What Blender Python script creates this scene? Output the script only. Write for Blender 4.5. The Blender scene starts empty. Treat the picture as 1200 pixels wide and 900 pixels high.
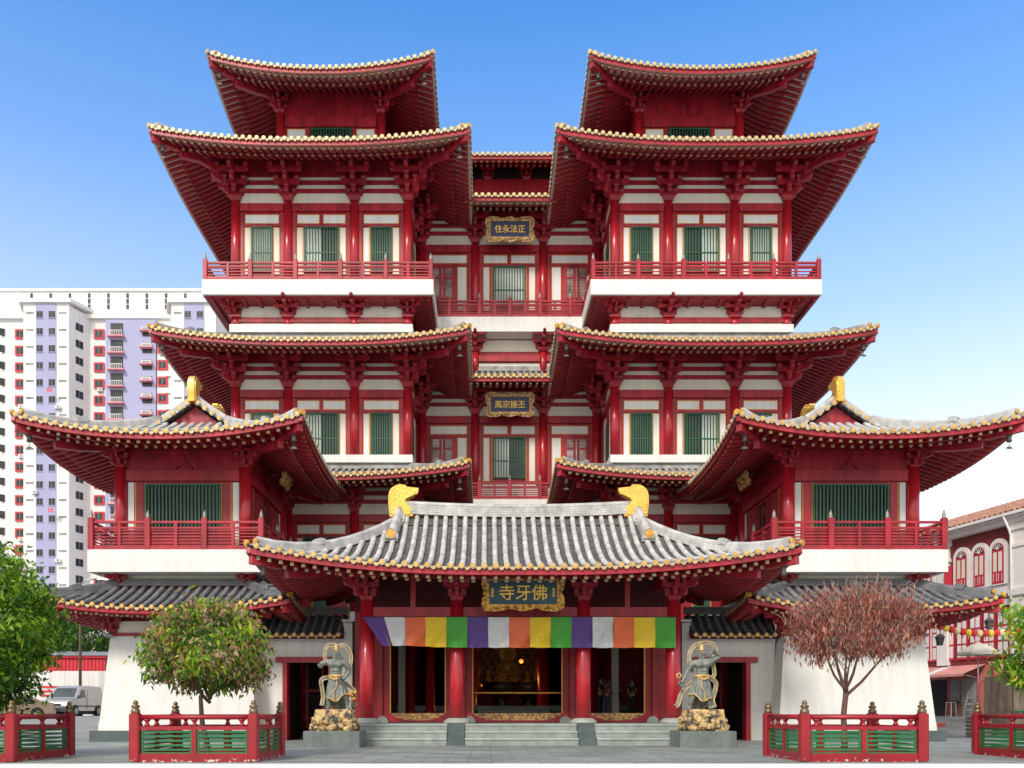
import bpy, math, random
from mathutils import Vector, Matrix, noise
rnd = random.Random(11)
SC = bpy.context.scene
COL = SC.collection
R = math.radians

# ------------------------------------------------------------------ materials
def mat(name, col, rough=0.55, metal=0.0, var=0.12, scale=1.5, bump=0.0, bscale=20.0, col2=None, streak=0.0, coat=0.0, spec=0.5, lo=.32, hi=.66):
    m = bpy.data.materials.new(name); m.use_nodes = True
    nt = m.node_tree; N = nt.nodes; L = nt.links
    b = N['Principled BSDF']
    b.inputs['Roughness'].default_value = rough; b.inputs['Metallic'].default_value = metal
    b.inputs['Coat Weight'].default_value = coat
    b.inputs['Specular IOR Level'].default_value = spec
    g = N.new('ShaderNodeNewGeometry')
    n1 = N.new('ShaderNodeTexNoise'); n1.inputs['Scale'].default_value = scale; n1.inputs['Detail'].default_value = 6
    n1.inputs['Roughness'].default_value = 0.65
    L.new(g.outputs['Position'], n1.inputs['Vector'])
    r = N.new('ShaderNodeValToRGB')
    c = Vector(col[:3])
    a = c * (1 - var * 1.6) if col2 is None else Vector(col2)
    z = c * (1 + var) if col2 is None else c
    r.color_ramp.elements[0].position = lo; r.color_ramp.elements[1].position = hi
    r.color_ramp.elements[0].color = (*a, 1); r.color_ramp.elements[1].color = (*[min(1, q) for q in z], 1)
    L.new(n1.outputs['Fac'], r.inputs['Fac'])
    out = r.outputs['Color']
    if streak > 0:
        mp = N.new('ShaderNodeMapping'); mp.inputs['Scale'].default_value = (2.6, 2.6, 0.22)
        L.new(g.outputs['Position'], mp.inputs['Vector'])
        n3 = N.new('ShaderNodeTexNoise'); n3.inputs['Scale'].default_value = 1.6; n3.inputs['Detail'].default_value = 5
        L.new(mp.outputs['Vector'], n3.inputs['Vector'])
        r3 = N.new('ShaderNodeValToRGB'); r3.color_ramp.elements[0].position = .38; r3.color_ramp.elements[1].position = .6
        r3.color_ramp.elements[0].color = (1 - streak, 1 - streak, 1 - streak * 1.08, 1); r3.color_ramp.elements[1].color = (1, 1, 1, 1)
        L.new(n3.outputs['Fac'], r3.inputs['Fac'])
        mx = N.new('ShaderNodeMix'); mx.data_type = 'RGBA'; mx.blend_type = 'MULTIPLY'; mx.inputs[0].default_value = 1
        L.new(out, mx.inputs[6]); L.new(r3.outputs['Color'], mx.inputs[7]); out = mx.outputs[2]
    L.new(out, b.inputs['Base Color'])
    if bump > 0:
        n2 = N.new('ShaderNodeTexNoise'); n2.inputs['Scale'].default_value = bscale; n2.inputs['Detail'].default_value = 4
        L.new(g.outputs['Position'], n2.inputs['Vector'])
        bp = N.new('ShaderNodeBump'); bp.inputs['Strength'].default_value = bump; bp.inputs['Distance'].default_value = 0.03
        L.new(n2.outputs['Fac'], bp.inputs['Height']); L.new(bp.outputs['Normal'], b.inputs['Normal'])
    return m

def emis(name, col, s):
    m = bpy.data.materials.new(name); m.use_nodes = True
    b = m.node_tree.nodes['Principled BSDF']; b.inputs['Base Color'].default_value = (*col, 1)
    b.inputs['Emission Color'].default_value = (*col, 1); b.inputs['Emission Strength'].default_value = s
    return m

def leafmat(name, col, var=.3):
    m = mat(name, col, .5, 0, var, 3.0, spec=.35)
    nt = m.node_tree; b = nt.nodes['Principled BSDF']; o = nt.nodes['Material Output']
    t = nt.nodes.new('ShaderNodeBsdfTranslucent'); t.inputs['Color'].default_value = (col[0] * 1.5, col[1] * 1.6, col[2], 1)
    mx = nt.nodes.new('ShaderNodeMixShader'); mx.inputs[0].default_value = .3
    nt.links.new(b.outputs[0], mx.inputs[1]); nt.links.new(t.outputs[0], mx.inputs[2]); nt.links.new(mx.outputs[0], o.inputs['Surface'])
    return m

M = {}
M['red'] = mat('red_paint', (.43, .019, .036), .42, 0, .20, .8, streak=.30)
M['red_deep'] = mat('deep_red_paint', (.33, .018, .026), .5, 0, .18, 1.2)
M['red_col'] = mat('red_lacquer', (.46, .014, .026), .3, 0, .08, .8, coat=.25, streak=.10)
M['red_worn'] = mat('worn_red_paint', (.46, .018, .03), .45, 0, .12, 2.0, streak=.12)
M['white'] = mat('white_plaster', (.80, .795, .77), .75, 0, .05, .5, .08, 9, streak=.08)
M['cream'] = mat('cream_plaster', (.78, .74, .63), .75, 0, .05, .8, streak=.05)
M['soffit'] = mat('pale_soffit_board', (.70, .55, .47), .7, 0, .12, 1.0)
M['trim'] = mat('orange_gold_trim', (.72, .34, .08), .45, .2, .1)
M['gold'] = mat('gold_leaf', (.85, .47, .07), .3, .55, .12, 3.0, .25, 14)
M['gilt'] = mat('bright_gilding', (.92, .56, .12), .28, .65, .14, 3.0, .6, 9)
M['tileend'] = mat('gilded_tile_end', (.68, .35, .05), .4, .3, .2, 2.5)
M['tilegold'] = mat('pale_gilded_tile_end', (.76, .52, .20), .4, .2, .14, 2.5)
M['drip'] = mat('pale_gold_drip_tile', (.52, .38, .18), .5, .1, .2, 2.0)
M['rafterend'] = mat('painted_rafter_end', (.66, .45, .16), .5, .1, .1, 1.1, col2=(.30, .36, .27))
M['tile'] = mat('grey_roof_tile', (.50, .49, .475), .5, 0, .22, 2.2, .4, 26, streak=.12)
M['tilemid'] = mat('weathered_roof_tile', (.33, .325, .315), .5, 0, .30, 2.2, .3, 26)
M['tileshade'] = mat('shaded_roof_tile', (.155, .155, .165), .45, 0, .25, 1.4, .3, 26)  # darker copy of the roof tile; lower roofs' eave shade is in its colour
M['pan'] = mat('pan_tile', (.105, .10, .097), .6, 0, .3, 2.5, .4, 22)
M['panshade'] = mat('shaded_pan_tile', (.09, .09, .095), .6, 0, .3, 2.5, .4, 22)  # pan tile copy with the same shade painted in
M['dark_panel'] = mat('painted_shade_red', (.10, .008, .011), .7, 0, .2)  # near-black red: gloom under the porch eaves put into the colour
M['green'] = mat('green_lattice_paint', (.022, .105, .055), .45, 0, .15)
M['greenbar'] = mat('green_rail_paint', (.015, .165, .05), .4, 0, .15)
M['darkglass'] = mat('dark_window_glass', (.015, .022, .02), .12, 0, .3)
M['blind_sheen'] = mat('pale_blind_sheen', (.72, .74, .70), .7, 0, .05)  # pale blinds, and whitish glass reflections painted as a panel
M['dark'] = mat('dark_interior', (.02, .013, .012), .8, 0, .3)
M['stone'] = mat('grey_green_granite', (.27, .31, .295), .6, 0, .16, 2.2, .25, 40)
M['stonelight'] = mat('pale_worn_granite', (.38, .42, .395), .6, 0, .14, 2.2, .2, 40)
M['plinth'] = mat('dark_grey_stone', (.085, .115, .115), .6, 0, .15, 2.0, .1)
M['statue'] = mat('grey_green_statue_stone', (.195, .215, .19), .5, 0, .30, 5.0, .25, 30)
M['plinthgrey'] = mat('dark_granite_block', (.165, .195, .185), .55, 0, .15, 2.5, .15, 30, streak=.15)
M['statuegold'] = mat('gold_painted_ribbon', (.80, .52, .20), .45, .25, .1, 6.0, .2, 20, col2=(.42, .27, .11))
M['rock'] = mat('gold_washed_rock', (.66, .45, .20), .6, .1, .1, 4.6, .9, 12, col2=(.06, .058, .05), lo=.42, hi=.55)  # dark noise blotches paint crevice shade into the rock colour
M['bronze'] = mat('bronze_finial', (.20, .14, .08), .4, .6, .25, 6.0)
M['silver'] = mat('grey_finial', (.33, .32, .29), .45, .3, .2, 6.0)
M['bell'] = mat('weathered_bell_metal', (.10, .09, .085), .55, .2, .2, 5.0)
M['blue'] = mat('navy_plaque', (.012, .022, .085), .4, 0, .1)
M['teal'] = mat('teal_plaque', (.02, .075, .095), .5, 0, .15)
M['letter'] = mat('gold_lettering', (.98, .58, .08), .35, .2, .08)
M['carved'] = mat('carved_gold_frame', (.80, .44, .07), .45, .25, .1, 8.0, .9, 16, col2=(.20, .085, .015), lo=.42, hi=.58)
M['carved2'] = mat('painted_carved_frame', (.74, .45, .15), .5, .1, .1, 9.0, .8, 16, col2=(.24, .12, .07), lo=.42, hi=.58)
M['steel'] = mat('galvanised_steel', (.45, .46, .46), .4, .6, .1)
M['black'] = mat('black_rubber', (.02, .02, .02), .7, 0, .2)
M['bark'] = mat('brown_bark', (.13, .085, .055), .85, 0, .3, 6.0, .8, 18)
M['barkdry'] = mat('dry_twig_bark', (.15, .075, .055), .85, 0, .3, 6.0, .6, 18)
M['hwhite'] = mat('tower_block_white', (.78, .775, .765), .7, 0, .06, .12, streak=.10)
M['hlilac'] = mat('tower_block_lilac', (.37, .375, .57), .7, 0, .05, .12)
M['hred'] = mat('tower_block_red_surround', (.62, .03, .05), .6, 0, .1)
M['hpink'] = mat('pink_ledge', (.72, .28, .33), .6, 0, .1)
M['hdark'] = mat('dark_window', (.035, .04, .045), .2, 0, .4, .7)
M['hgrey'] = mat('grey_shade', (.30, .31, .31), .6, 0, .25, .6)
M['skin'] = mat('skin', (.45, .27, .19), .55, 0, .08)
M['hair'] = mat('black_hair', (.02, .016, .014), .5, 0, .2)

# ------------------------------------------------------------------ mesh builder
class MB:
    def __init__(s): s.v = []; s.f = []; s.m = []; s.s = []
    def add(s, vs, fs, mi=0, sm=False):
        o = len(s.v); s.v += [tuple(p) for p in vs]
        for f in fs: s.f.append([i + o for i in f]); s.m.append(mi); s.s.append(sm)
        return s
    def merge(s, o, mtx=None):
        vs = o.v if mtx is None else [tuple(mtx @ Vector(p)) for p in o.v]
        k = len(s.v); s.v += vs
        for f, m, q in zip(o.f, o.m, o.s): s.f.append([i + k for i in f]); s.m.append(m); s.s.append(q)
        return s
    def box(s, x0, x1, y0, y1, z0, z1, mi=0):
        vs = [(x0, y0, z0), (x1, y0, z0), (x1, y1, z0), (x0, y1, z0), (x0, y0, z1), (x1, y0, z1), (x1, y1, z1), (x0, y1, z1)]
        return s.add(vs, [(0, 3, 2, 1), (4, 5, 6, 7), (0, 1, 5, 4), (1, 2, 6, 5), (2, 3, 7, 6), (3, 0, 4, 7)], mi)
    def bevbox(s, x0, x1, y0, y1, z0, z1, b=.02, mi=0):       # bevelled vertical edges and top
        o = [(x0 + b, y0), (x1 - b, y0), (x1, y0 + b), (x1, y1 - b), (x1 - b, y1), (x0 + b, y1), (x0, y1 - b), (x0, y0 + b)]
        cx, cy = (x0 + x1) / 2, (y0 + y1) / 2
        vs = [(x, y, z0) for x, y in o] + [(x, y, z1 - b) for x, y in o] + [(cx + (x - cx) * (1 - 2 * b / (x1 - x0)), cy + (y - cy) * (1 - 2 * b / (y1 - y0)), z1) for x, y in o]
        fs = []
        for k in (0, 8):
            for i in range(8): fs.append((k + i, k + (i + 1) % 8, k + 8 + (i + 1) % 8, k + 8 + i))
        fs.append(tuple(range(16, 24))); fs.append(tuple(range(7, -1, -1)))
        return s.add(vs, fs, mi)
    def frustum(s, a, b, mi=0):        # a, b = (x0,x1,y0,y1,z)
        vs = []
        for (x0, x1, y0, y1, z) in (a, b): vs += [(x0, y0, z), (x1, y0, z), (x1, y1, z), (x0, y1, z)]
        return s.add(vs, [(0, 3, 2, 1), (4, 5, 6, 7), (0, 1, 5, 4), (1, 2, 6, 5), (2, 3, 7, 6), (3, 0, 4, 7)], mi)
    def bar(s, p, q, w, h, mi=0, up=Vector((0, 0, 1))):          # rectangular bar between two points, top faces up
        p = Vector(p); q = Vector(q); d = (q - p).normalized(); a = d.cross(up)
        if a.length < 1e-5: a = Vector((1, 0, 0))
        a = a.normalized() * w / 2; u = a.cross(d).normalized() * h / 2
        vs = []
        for c in (p, q): vs += [c - a - u, c + a - u, c + a + u, c - a + u]
        return s.add(vs, [(0, 3, 2, 1), (4, 5, 6, 7), (0, 1, 5, 4), (1, 2, 6, 5), (2, 3, 7, 6), (3, 0, 4, 7)], mi)
    def ribbon(s, pts, w, h, mi=0, sm=False, up=Vector((0, 0, 1)), caps=True):          # rectangular section along a path
        n = len(pts); vs = []
        for i, p in enumerate(pts):
            p = Vector(p); d = (Vector(pts[min(i + 1, n - 1)]) - Vector(pts[max(i - 1, 0)])).normalized()
            a = d.cross(up)
            a = (a.normalized() if a.length > 1e-5 else Vector((1, 0, 0))) * w / 2
            u = a.cross(d).normalized() * h / 2
            vs += [p - a - u, p + a - u, p + a + u, p - a + u]
        fs = []
        for i in range(n - 1):
            for k in range(4): fs.append((i * 4 + k, i * 4 + (k + 1) % 4, i * 4 + 4 + (k + 1) % 4, i * 4 + 4 + k))
        if caps: fs += [(3, 2, 1, 0), (n * 4 - 4, n * 4 - 3, n * 4 - 2, n * 4 - 1)]
        return s.add(vs, fs, mi, sm)
    def tube(s, pts, r, n=8, mi=0, caps=True, arc=None):
        P = [Vector(p) for p in pts]; k = len(P)
        rr = r if isinstance(r, (list, tuple)) else [r] * k
        d0 = (P[1] - P[0]).normalized()
        u = d0.cross(Vector((0, 0, 1)))
        if u.length < 1e-4: u = Vector((1, 0, 0))
        u.normalize(); vs = []
        m = n if arc is None else n + 1
        for i in range(k):
            d = (P[min(i + 1, k - 1)] - P[max(i - 1, 0)]).normalized()
            u = (u - d * u.dot(d)).normalized(); w = u.cross(d)
            for j in range(m):
                a = 2 * math.pi * j / n if arc is None else arc[0] + (arc[1] - arc[0]) * j / n
                vs.append(P[i] + (u * math.cos(a) + w * math.sin(a)) * rr[i])
        fs = []
        for i in range(k - 1):
            for j in range(n):
                j2 = (j + 1) % m
                fs.append((i * m + j, i * m + j2, (i + 1) * m + j2, (i + 1) * m + j))
        s.add(vs, fs, mi, True)
        if caps and arc is None:
            o = len(s.v) - len(vs)
            s.f.append([o + j for j in range(n - 1, -1, -1)]); s.m.append(mi); s.s.append(False)
            s.f.append([o + (k - 1) * n + j for j in range(n)]); s.m.append(mi); s.s.append(False)
        return s
    def lathe(s, prof, n=16, c=(0, 0, 0), mi=0, sm=True, sx=1, sy=1):
        vs = []; k = len(prof)
        for (r, z) in prof:
            for j in range(n):
                a = 2 * math.pi * j / n
                vs.append((c[0] + r * math.cos(a) * sx, c[1] + r * math.sin(a) * sy, c[2] + z))
        fs = []
        for i in range(k - 1):
            for j in range(n): fs.append((i * n + j, i * n + (j + 1) % n, (i + 1) * n + (j + 1) % n, (i + 1) * n + j))
        s.add(vs, fs, mi, sm)
        o = len(s.v) - len(vs)
        s.f.append([o + j for j in range(n - 1, -1, -1)]); s.m.append(mi); s.s.append(False)
        s.f.append([o + (k - 1) * n + j for j in range(n)]); s.m.append(mi); s.s.append(False)
        return s
    def disc(s, c, nrm, r, t, n=12, mi=0):
        nrm = Vector(nrm).normalized(); c = Vector(c)
        return s.tube([c - nrm * t / 2, c + nrm * t / 2], r, n, mi)
    def prism(s, poly, o, ax, ay, d, mi=0, sm=False):           # polygon in plane (ax, ay) at o, extruded by vector d
        o = Vector(o); ax = Vector(ax); ay = Vector(ay); d = Vector(d); n = len(poly)
        vs = [o + ax * x + ay * y for x, y in poly]; vs += [p + d for p in vs]
        fs = [tuple(range(n - 1, -1, -1)), tuple(range(n, 2 * n))] + [(i, (i + 1) % n, n + (i + 1) % n, n + i) for i in range(n)]
        return s.add(vs, fs, mi, sm)
    def grid(s, rows, mi=0, sm=True):
        n = len(rows[0]); vs = [p for r in rows for p in r]
        fs = [(i * n + j, i * n + j + 1, (i + 1) * n + j + 1, (i + 1) * n + j) for i in range(len(rows) - 1) for j in range(n - 1)]
        return s.add(vs, fs, mi, sm)
    def mesh(s, name, mats):
        me = bpy.data.meshes.new(name); me.from_pydata(s.v, [], s.f)
        for m in (mats if isinstance(mats, (list, tuple)) else [mats]): me.materials.append(M[m] if isinstance(m, str) else m)
        me.polygons.foreach_set('material_index', s.m); me.polygons.foreach_set('use_smooth', s.s); me.update()
        return me
    def build(s, name, mats, parent=None, loc=None, rz=0):
        if loc is None and parent is not None and parent.name in WORLD: loc = (0, 0, 0)
        return put(name, s.mesh(name, mats), parent, loc, rz)

WL = {}
WORLD = set()       # things whose parts are drawn in plan coordinates
def put(name, data, parent=None, loc=None, rz=0):     # loc is a place in the world; children are stored relative to their parent
    o = bpy.data.objects.new(name, data); COL.objects.link(o)
    base = WL[parent.name] if parent is not None else Vector((0, 0, 0))
    w = Vector(loc) if loc is not None else base.copy() if parent is not None else Vector((0, 0, 0))
    o.location = w - base; o.rotation_euler.z = rz; o.parent = parent; WL[o.name] = w
    return o
def tag(o, label=None, cat=None, group=None, kind=None):
    for k, v in (('label', label), ('category', cat), ('group', group), ('kind', kind)):
        if v: o[k] = v
    return o
def thing(name, label, cat, loc=(0, 0, 0), rz=0, group=None):
    return tag(put(name, None, None, loc, rz), label, cat, group)
def dup(o, parent=None, loc=None, shift=None, rz=None):     # copy of an object and everything under it
    c = o.copy(); COL.objects.link(c); c.parent = parent
    if loc is not None: c.location = Vector(loc)
    if shift is not None: c.location = o.location + Vector(shift)
    if rz is not None: c.rotation_euler.z = rz
    pw = WL[parent.name] if parent is not None else Vector((0, 0, 0))
    WL[c.name] = pw + c.location
    for ch in list(o.children): dup(ch, c)
    return c
def empty_part(name, parent, loc=None): return put(name, None, parent, loc)

# ------------------------------------------------------------------ roofs
def roof(parent, loc, ox, oy, W, ze, rise, c=.45, L=.6, reach=None, sp=.34, sides='FLRB', gable=None, straight=False,
         mats=('tilemid', 'pan', 'tileend'), thick=.3, rows=True, flash=True, beams=True, soff='soffit', rsp=.36, hipend=True, out_len=1.25, purl=True, erad=.108):
    """Curved hip roof with tile rows, gilded tile ends, two tiers of rafters, eave boards and hip ridges.
       ox, oy: half extents of the eaves; W: run from eave to inner edge or ridge; gable=(axis, half length of ridge)."""
    reach = reach or min(ox, oy)
    def h(d, e):
        t = min(1, d / W)
        l = 0 if straight else L * max(0, 1 - e / reach) ** 2.1 * max(0, 1 - d / W) ** 1.1
        return ze + rise * ((1 - c) * t + c * t * t) + l
    base = MB(); tiles = MB(); ends = MB(); raf = MB(); eav = MB(); rend = MB()
    fr = {'F': ((1, 0), (0, -1), ox, oy), 'B': ((-1, 0), (0, 1), ox, oy), 'L': ((0, -1), (-1, 0), oy, ox), 'R': ((0, 1), (1, 0), oy, ox)}
    for k in sides:
        a, n, S, N = fr[k]
        end = gable is not None and ((gable[0] == 'x' and k in 'LR') or (gable[0] == 'y' and k in 'FB'))
        lng = gable is not None and not end
        dl = N - gable[1] if end else W
        G = gable[1] if lng else None
        def P(s, d, dz=0, e=None):
            ee = (S - abs(s)) if e is None else e
            return Vector((a[0] * s + n[0] * (N - d), a[1] * s + n[1] * (N - d), h(d, ee) + dz))
        def dmax(s):
            if straight: return W
            if lng: return W if abs(s) <= G else S - abs(s)
            return min(dl, S - abs(s))
        # pan tile surface in courses, and the soffit under it
        ns = max(10, int(S * 2 / .5)); ks = [math.sin(math.pi / 2 * (2 * i / ns - 1)) * .35 + (2 * i / ns - 1) * .65 for i in range(ns + 1)]
        def surf(d0, d1, width, course):
            nc = max(1, int((d1 - d0) / course)); rws = []
            for i in range(nc):
                for q in (0, 1):
                    d = d0 + (d1 - d0) * (i + q) / nc
                    rws.append([P(u * width(d), d, -.03 + (.028 if q == 0 else -.012)) for u in ks])
            return rws
        wid = (lambda d: S) if straight else (lambda d: S - d)
        dA = (S - G) if lng else dl
        base.grid(surf(0, dA, wid, .22), 0, False)
        if lng: base.grid(surf(dA, W, lambda d: G, .22), 0, False)
        nd = 7
        base.grid([[P(u * wid(dA * i / nd), dA * i / nd, -thick) for u in ks] for i in range(nd + 1)], 1, True)
        # tile rows
        nrow = int(2 * S / sp); s0 = -(nrow - 1) * sp / 2
        nrm = Vector((n[0], n[1], 0))
        for i in range(nrow):
            s = s0 + i * sp; dm = dmax(s)
            if dm > .15:
                seg = max(2, int(dm / .36)); jr = random.Random(i * 7 + seg); pp = []; rr = []; off = jr.uniform(-.012, .012)
                for q in range(seg):
                    d0, d1 = dm * q / seg, dm * (q + 1) / seg; j = jr.uniform(-.008, .008); k0 = jr.uniform(.97, 1.03)
                    pp += [P(s + off + j, d0, .035), P(s + off + j, d1 - .012, .035)]; rr += [sp * .27 * k0, sp * .235 * k0]
                tiles.tube(pp, rr, 6, 0, False, (-.15, math.pi + .15))
            p = P(s, 0, .03)
            er = erad
            ends.disc(p + nrm * .02, nrm, er, .10, 12, 2)
            ends.disc(p + nrm * .075, nrm, er * .80, .012, 12, 0); ends.disc(p + nrm * .084, nrm, er * .42, .012, 8, 3)
            # drip tile: a small crescent between two ends
            if i < nrow - 1:
                q0 = P(s + sp * .2, 0, .0) + nrm * .02; q1 = P(s + sp * .8, 0, .0) + nrm * .02; mdl = P(s + sp * .5, 0, -.13) + nrm * .035
                l = q0.lerp(q1, .22) + (mdl - q0.lerp(q1, .5)) * .75; r_ = q0.lerp(q1, .78) + (mdl - q0.lerp(q1, .5)) * .75
                b0 = [q0, l, mdl, r_, q1]; dv = nrm * .03
                ends.add(b0 + [x + dv for x in b0], [(0, 1, 2, 3, 4), (9, 8, 7, 6, 5), (0, 5, 6, 1), (1, 6, 7, 2), (2, 7, 8, 3), (3, 8, 9, 4), (4, 9, 5, 0)], 1)
        # eave board
        m = max(12, int(S * 2 / .6)); pts = [P(S * (2 * i / m - 1), .09, -thick + .115) for i in range(m + 1)]
        eav.ribbon(pts, .12, thick - .1, 0, False)
        # rafters, outer square tier and inner round tier
        nr = int(2 * S / rsp); r0 = -(nr - 1) * rsp / 2
        for i in range(nr if rows else 0):
            s = r0 + i * rsp; dm = dmax(s) if not straight else W
            d1 = min(out_len, dm)
            if d1 > .35:
                pts = [P(s, .16 + (d1 - .16) * q / 2, -thick - .065) for q in range(3)]
                raf.ribbon(pts, .13, .15, 0, False)
                e = pts[0] + nrm * .004
                av = Vector((a[0], a[1], 0)) * .065
                rend.add([e - av - Vector((0, 0, .07)), e + av - Vector((0, 0, .07)), e + av + Vector((0, 0, .07)), e - av + Vector((0, 0, .07))], [(0, 1, 2, 3)])
            if dm > out_len * .75 + .3:
                d0 = out_len * .75; pts = [P(s, d0 + (min(dm, 4.5) - d0) * q / 3, -thick - .225) for q in range(4)]
                raf.ribbon(pts, .14, .15, 0, False)
                rend.disc(pts[0] + nrm * .003, nrm, .075, .008, 10)
        if purl and not straight:
            for dd, w_ in ((out_len * .98, .12),):
                pts = [P((S - dd) * (2 * i / m - 1), dd, -thick - .14) for i in range(m + 1)]
                raf.ribbon(pts, .1, .1, 0, False)
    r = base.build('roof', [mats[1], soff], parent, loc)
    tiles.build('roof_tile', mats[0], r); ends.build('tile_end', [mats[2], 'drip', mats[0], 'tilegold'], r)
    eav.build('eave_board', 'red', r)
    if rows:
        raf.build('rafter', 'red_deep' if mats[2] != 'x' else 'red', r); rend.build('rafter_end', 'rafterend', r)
    if not straight:
        dl = W if gable is None else (ox if gable[0] == 'x' else oy) - gable[1]
        for sx in (-1, 1):
            for sy in (-1, 1):
                if not ((('F' in sides and sy < 0) or ('B' in sides and sy > 0)) and (('L' in sides and sx < 0) or ('R' in sides and sx > 0))): continue
                rid = MB(); hb = MB(); rg = MB()
                def C(d, dz): return Vector((sx * (ox - d), sy * (oy - d), h(d, d) + dz))
                if hipend:
                    rid.ribbon([C(.32 + (dl - .32) * q / 8, .14) for q in range(9)], .26, .26, 0)
                    rid.tube([C(.3 + (dl - .3) * q / 8, .29) for q in range(9)], .12, 8, 0)
                    rid.ribbon([C(dl * .42 + .12 * q, .36 + (.05 if q == 1 else 0)) for q in range(3)], .34, .22, 0)
                    dv = Vector((sx, sy, 0)).normalized()
                    rg.disc(C(.3, .22) + dv * .05, dv, .125, .1, 12)
                    rg.disc(C(.02, .08), dv, .11, .14, 12)
                if beams:
                    dd = min(dl, 5.0)
                    hb.ribbon([C(.12 + (dd - .12) * q / 6, -thick - .18) for q in range(7)], .24, .3, 0)
                    hb.ribbon([C(1.15 + (dd - 1.15) * q / 5, -thick - .46) for q in range(6)], .26, .34, 0)
                if rid.v: q = rid.build('hip_ridge', mats[0], r); rg.build('ridge_end', mats[2], r)
                if hb.v: hb.build('hip_beam', 'red', r)
        if flash and gable is None:
            f = MB(); ix, iy = ox - W, oy - W
            for k in range(3):
                e = .2 - .04 * k; z = ze + rise + .02 + k * .11
                f.box(-ix - e, ix + e, -iy - e, -iy + .05, z, z + .1); 
                for sx in (-1, 1): f.box(min(sx * (ix + e), sx * (ix - .05)), max(sx * (ix + e), sx * (ix - .05)), -iy + .055, iy, z, z + .1)
            f.build('ridge_course', mats[0], r)
    elif flash:
        f = MB()
        for k in range(3): f.box(-ox, ox, -(oy - W) - .2 + .04 * k, -(oy - W) + .05, ze + rise + .02 + .11 * k, ze + rise + .12 + .11 * k)
        f.build('ridge_course', mats[0], r)
    r['_'] = 0; del r['_']
    return r, h

# ------------------------------------------------------------------ bracket sets under the eaves
def arm(mb, x0, x1, y0, y1, z, hgt, along):       # arm with chamfered lower ends
    if along == 'x':
        c = min(.18, (x1 - x0) * .3); pl = [(x0, z + hgt), (x0, z + hgt * .5), (x0 + c * .45, z + hgt * .12), (x0 + c, z), (x1 - c, z), (x1 - c * .45, z + hgt * .12), (x1, z + hgt * .5), (x1, z + hgt)]
        mb.prism(pl, (0, y0, 0), (1, 0, 0), (0, 0, 1), (0, y1 - y0, 0))
    else:
        c = min(.22, (y1 - y0) * .35); pl = [(y0, z + hgt), (y0, z + hgt * .5), (y0 + c * .45, z + hgt * .12), (y0 + c, z), (y1, z), (y1, z + hgt)]
        mb.prism(pl, (x0, 0, 0), (0, 1, 0), (0, 0, 1), (x1 - x0, 0, 0))
def dou(mb, x, y, z, s=.13, h=.2):
    mb.frustum((x - s * .72, x + s * .72, y - s * .72, y + s * .72, z), (x - s, x + s, y - s, y + s, z + h * .5)); mb.box(x - s, x + s, y - s, y + s, z + h * .5, z + h)
def dougong(scale=1.0, tiers=3, step=.46, corner=0):
    def one():
        b = MB()
        b.frustum((-.24, .24, -.24, .24, 0), (-.34, .34, -.34, .34, .2)); b.box(-.34, .34, -.34, .34, .2, .32)
        z = .3
        for i in range(tiers):
            hl = .5 + .22 * i; y = -step * i
            arm(b, -hl, hl, y - .1, y + .1, z, .26, 'x')
            arm(b, -.105, .105, -step * (i + 1) - .14, .3, z + .02, .3, 'y')
            for sx in (-1, 0, 1): dou(b, sx * (hl - .14), y, z + .26, .14, .2)
            dou(b, 0, -step * (i + 1), z + .3, .15, .18)
            if i: 
                hl2 = .45 + .1 * i
                arm(b, -hl2, hl2, -.1, .1, z + .01, .24, 'x')
            z += .47
        arm(b, -.75, .75, -step * tiers - .09, -step * tiers + .09, z - .02, .22, 'x')
        arm(b, -.09, .09, -step * tiers - .55, .2, z + .03, .26, 'y')
        return b
    b = one()
    if corner:
        b.merge(one(), Matrix.Rotation(math.pi / 2 * corner, 4, 'Z') @ Matrix.Scale(.995, 4))
        d = MB(); z = .31
        for i in range(tiers + 1):
            arm(d, -.12, .12, -step * 1.414 * (i + 1) - .2, .3, z, .32, 'y'); dou(d, 0, -step * 1.414 * (i + 1), z + .32, .16, .15); z += .47
        b.merge(d, Matrix.Rotation(math.pi / 4 * corner, 4, 'Z'))
    o = MB(); o.merge(b, Matrix.Scale(scale, 4)); return o
BR = {}
def bracket(parent, loc, rz=0, scale=1.0, tiers=3, corner=0, mt='red', wide=1.0):
    k = (scale, tiers, corner, mt, wide)
    if k not in BR:
        q = MB(); q.merge(dougong(scale, tiers, .46, corner), Matrix.Diagonal((wide, wide, 1, 1))); BR[k] = q.mesh('bracket', mt)
    return put('bracket', BR[k], parent, loc, rz)

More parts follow.
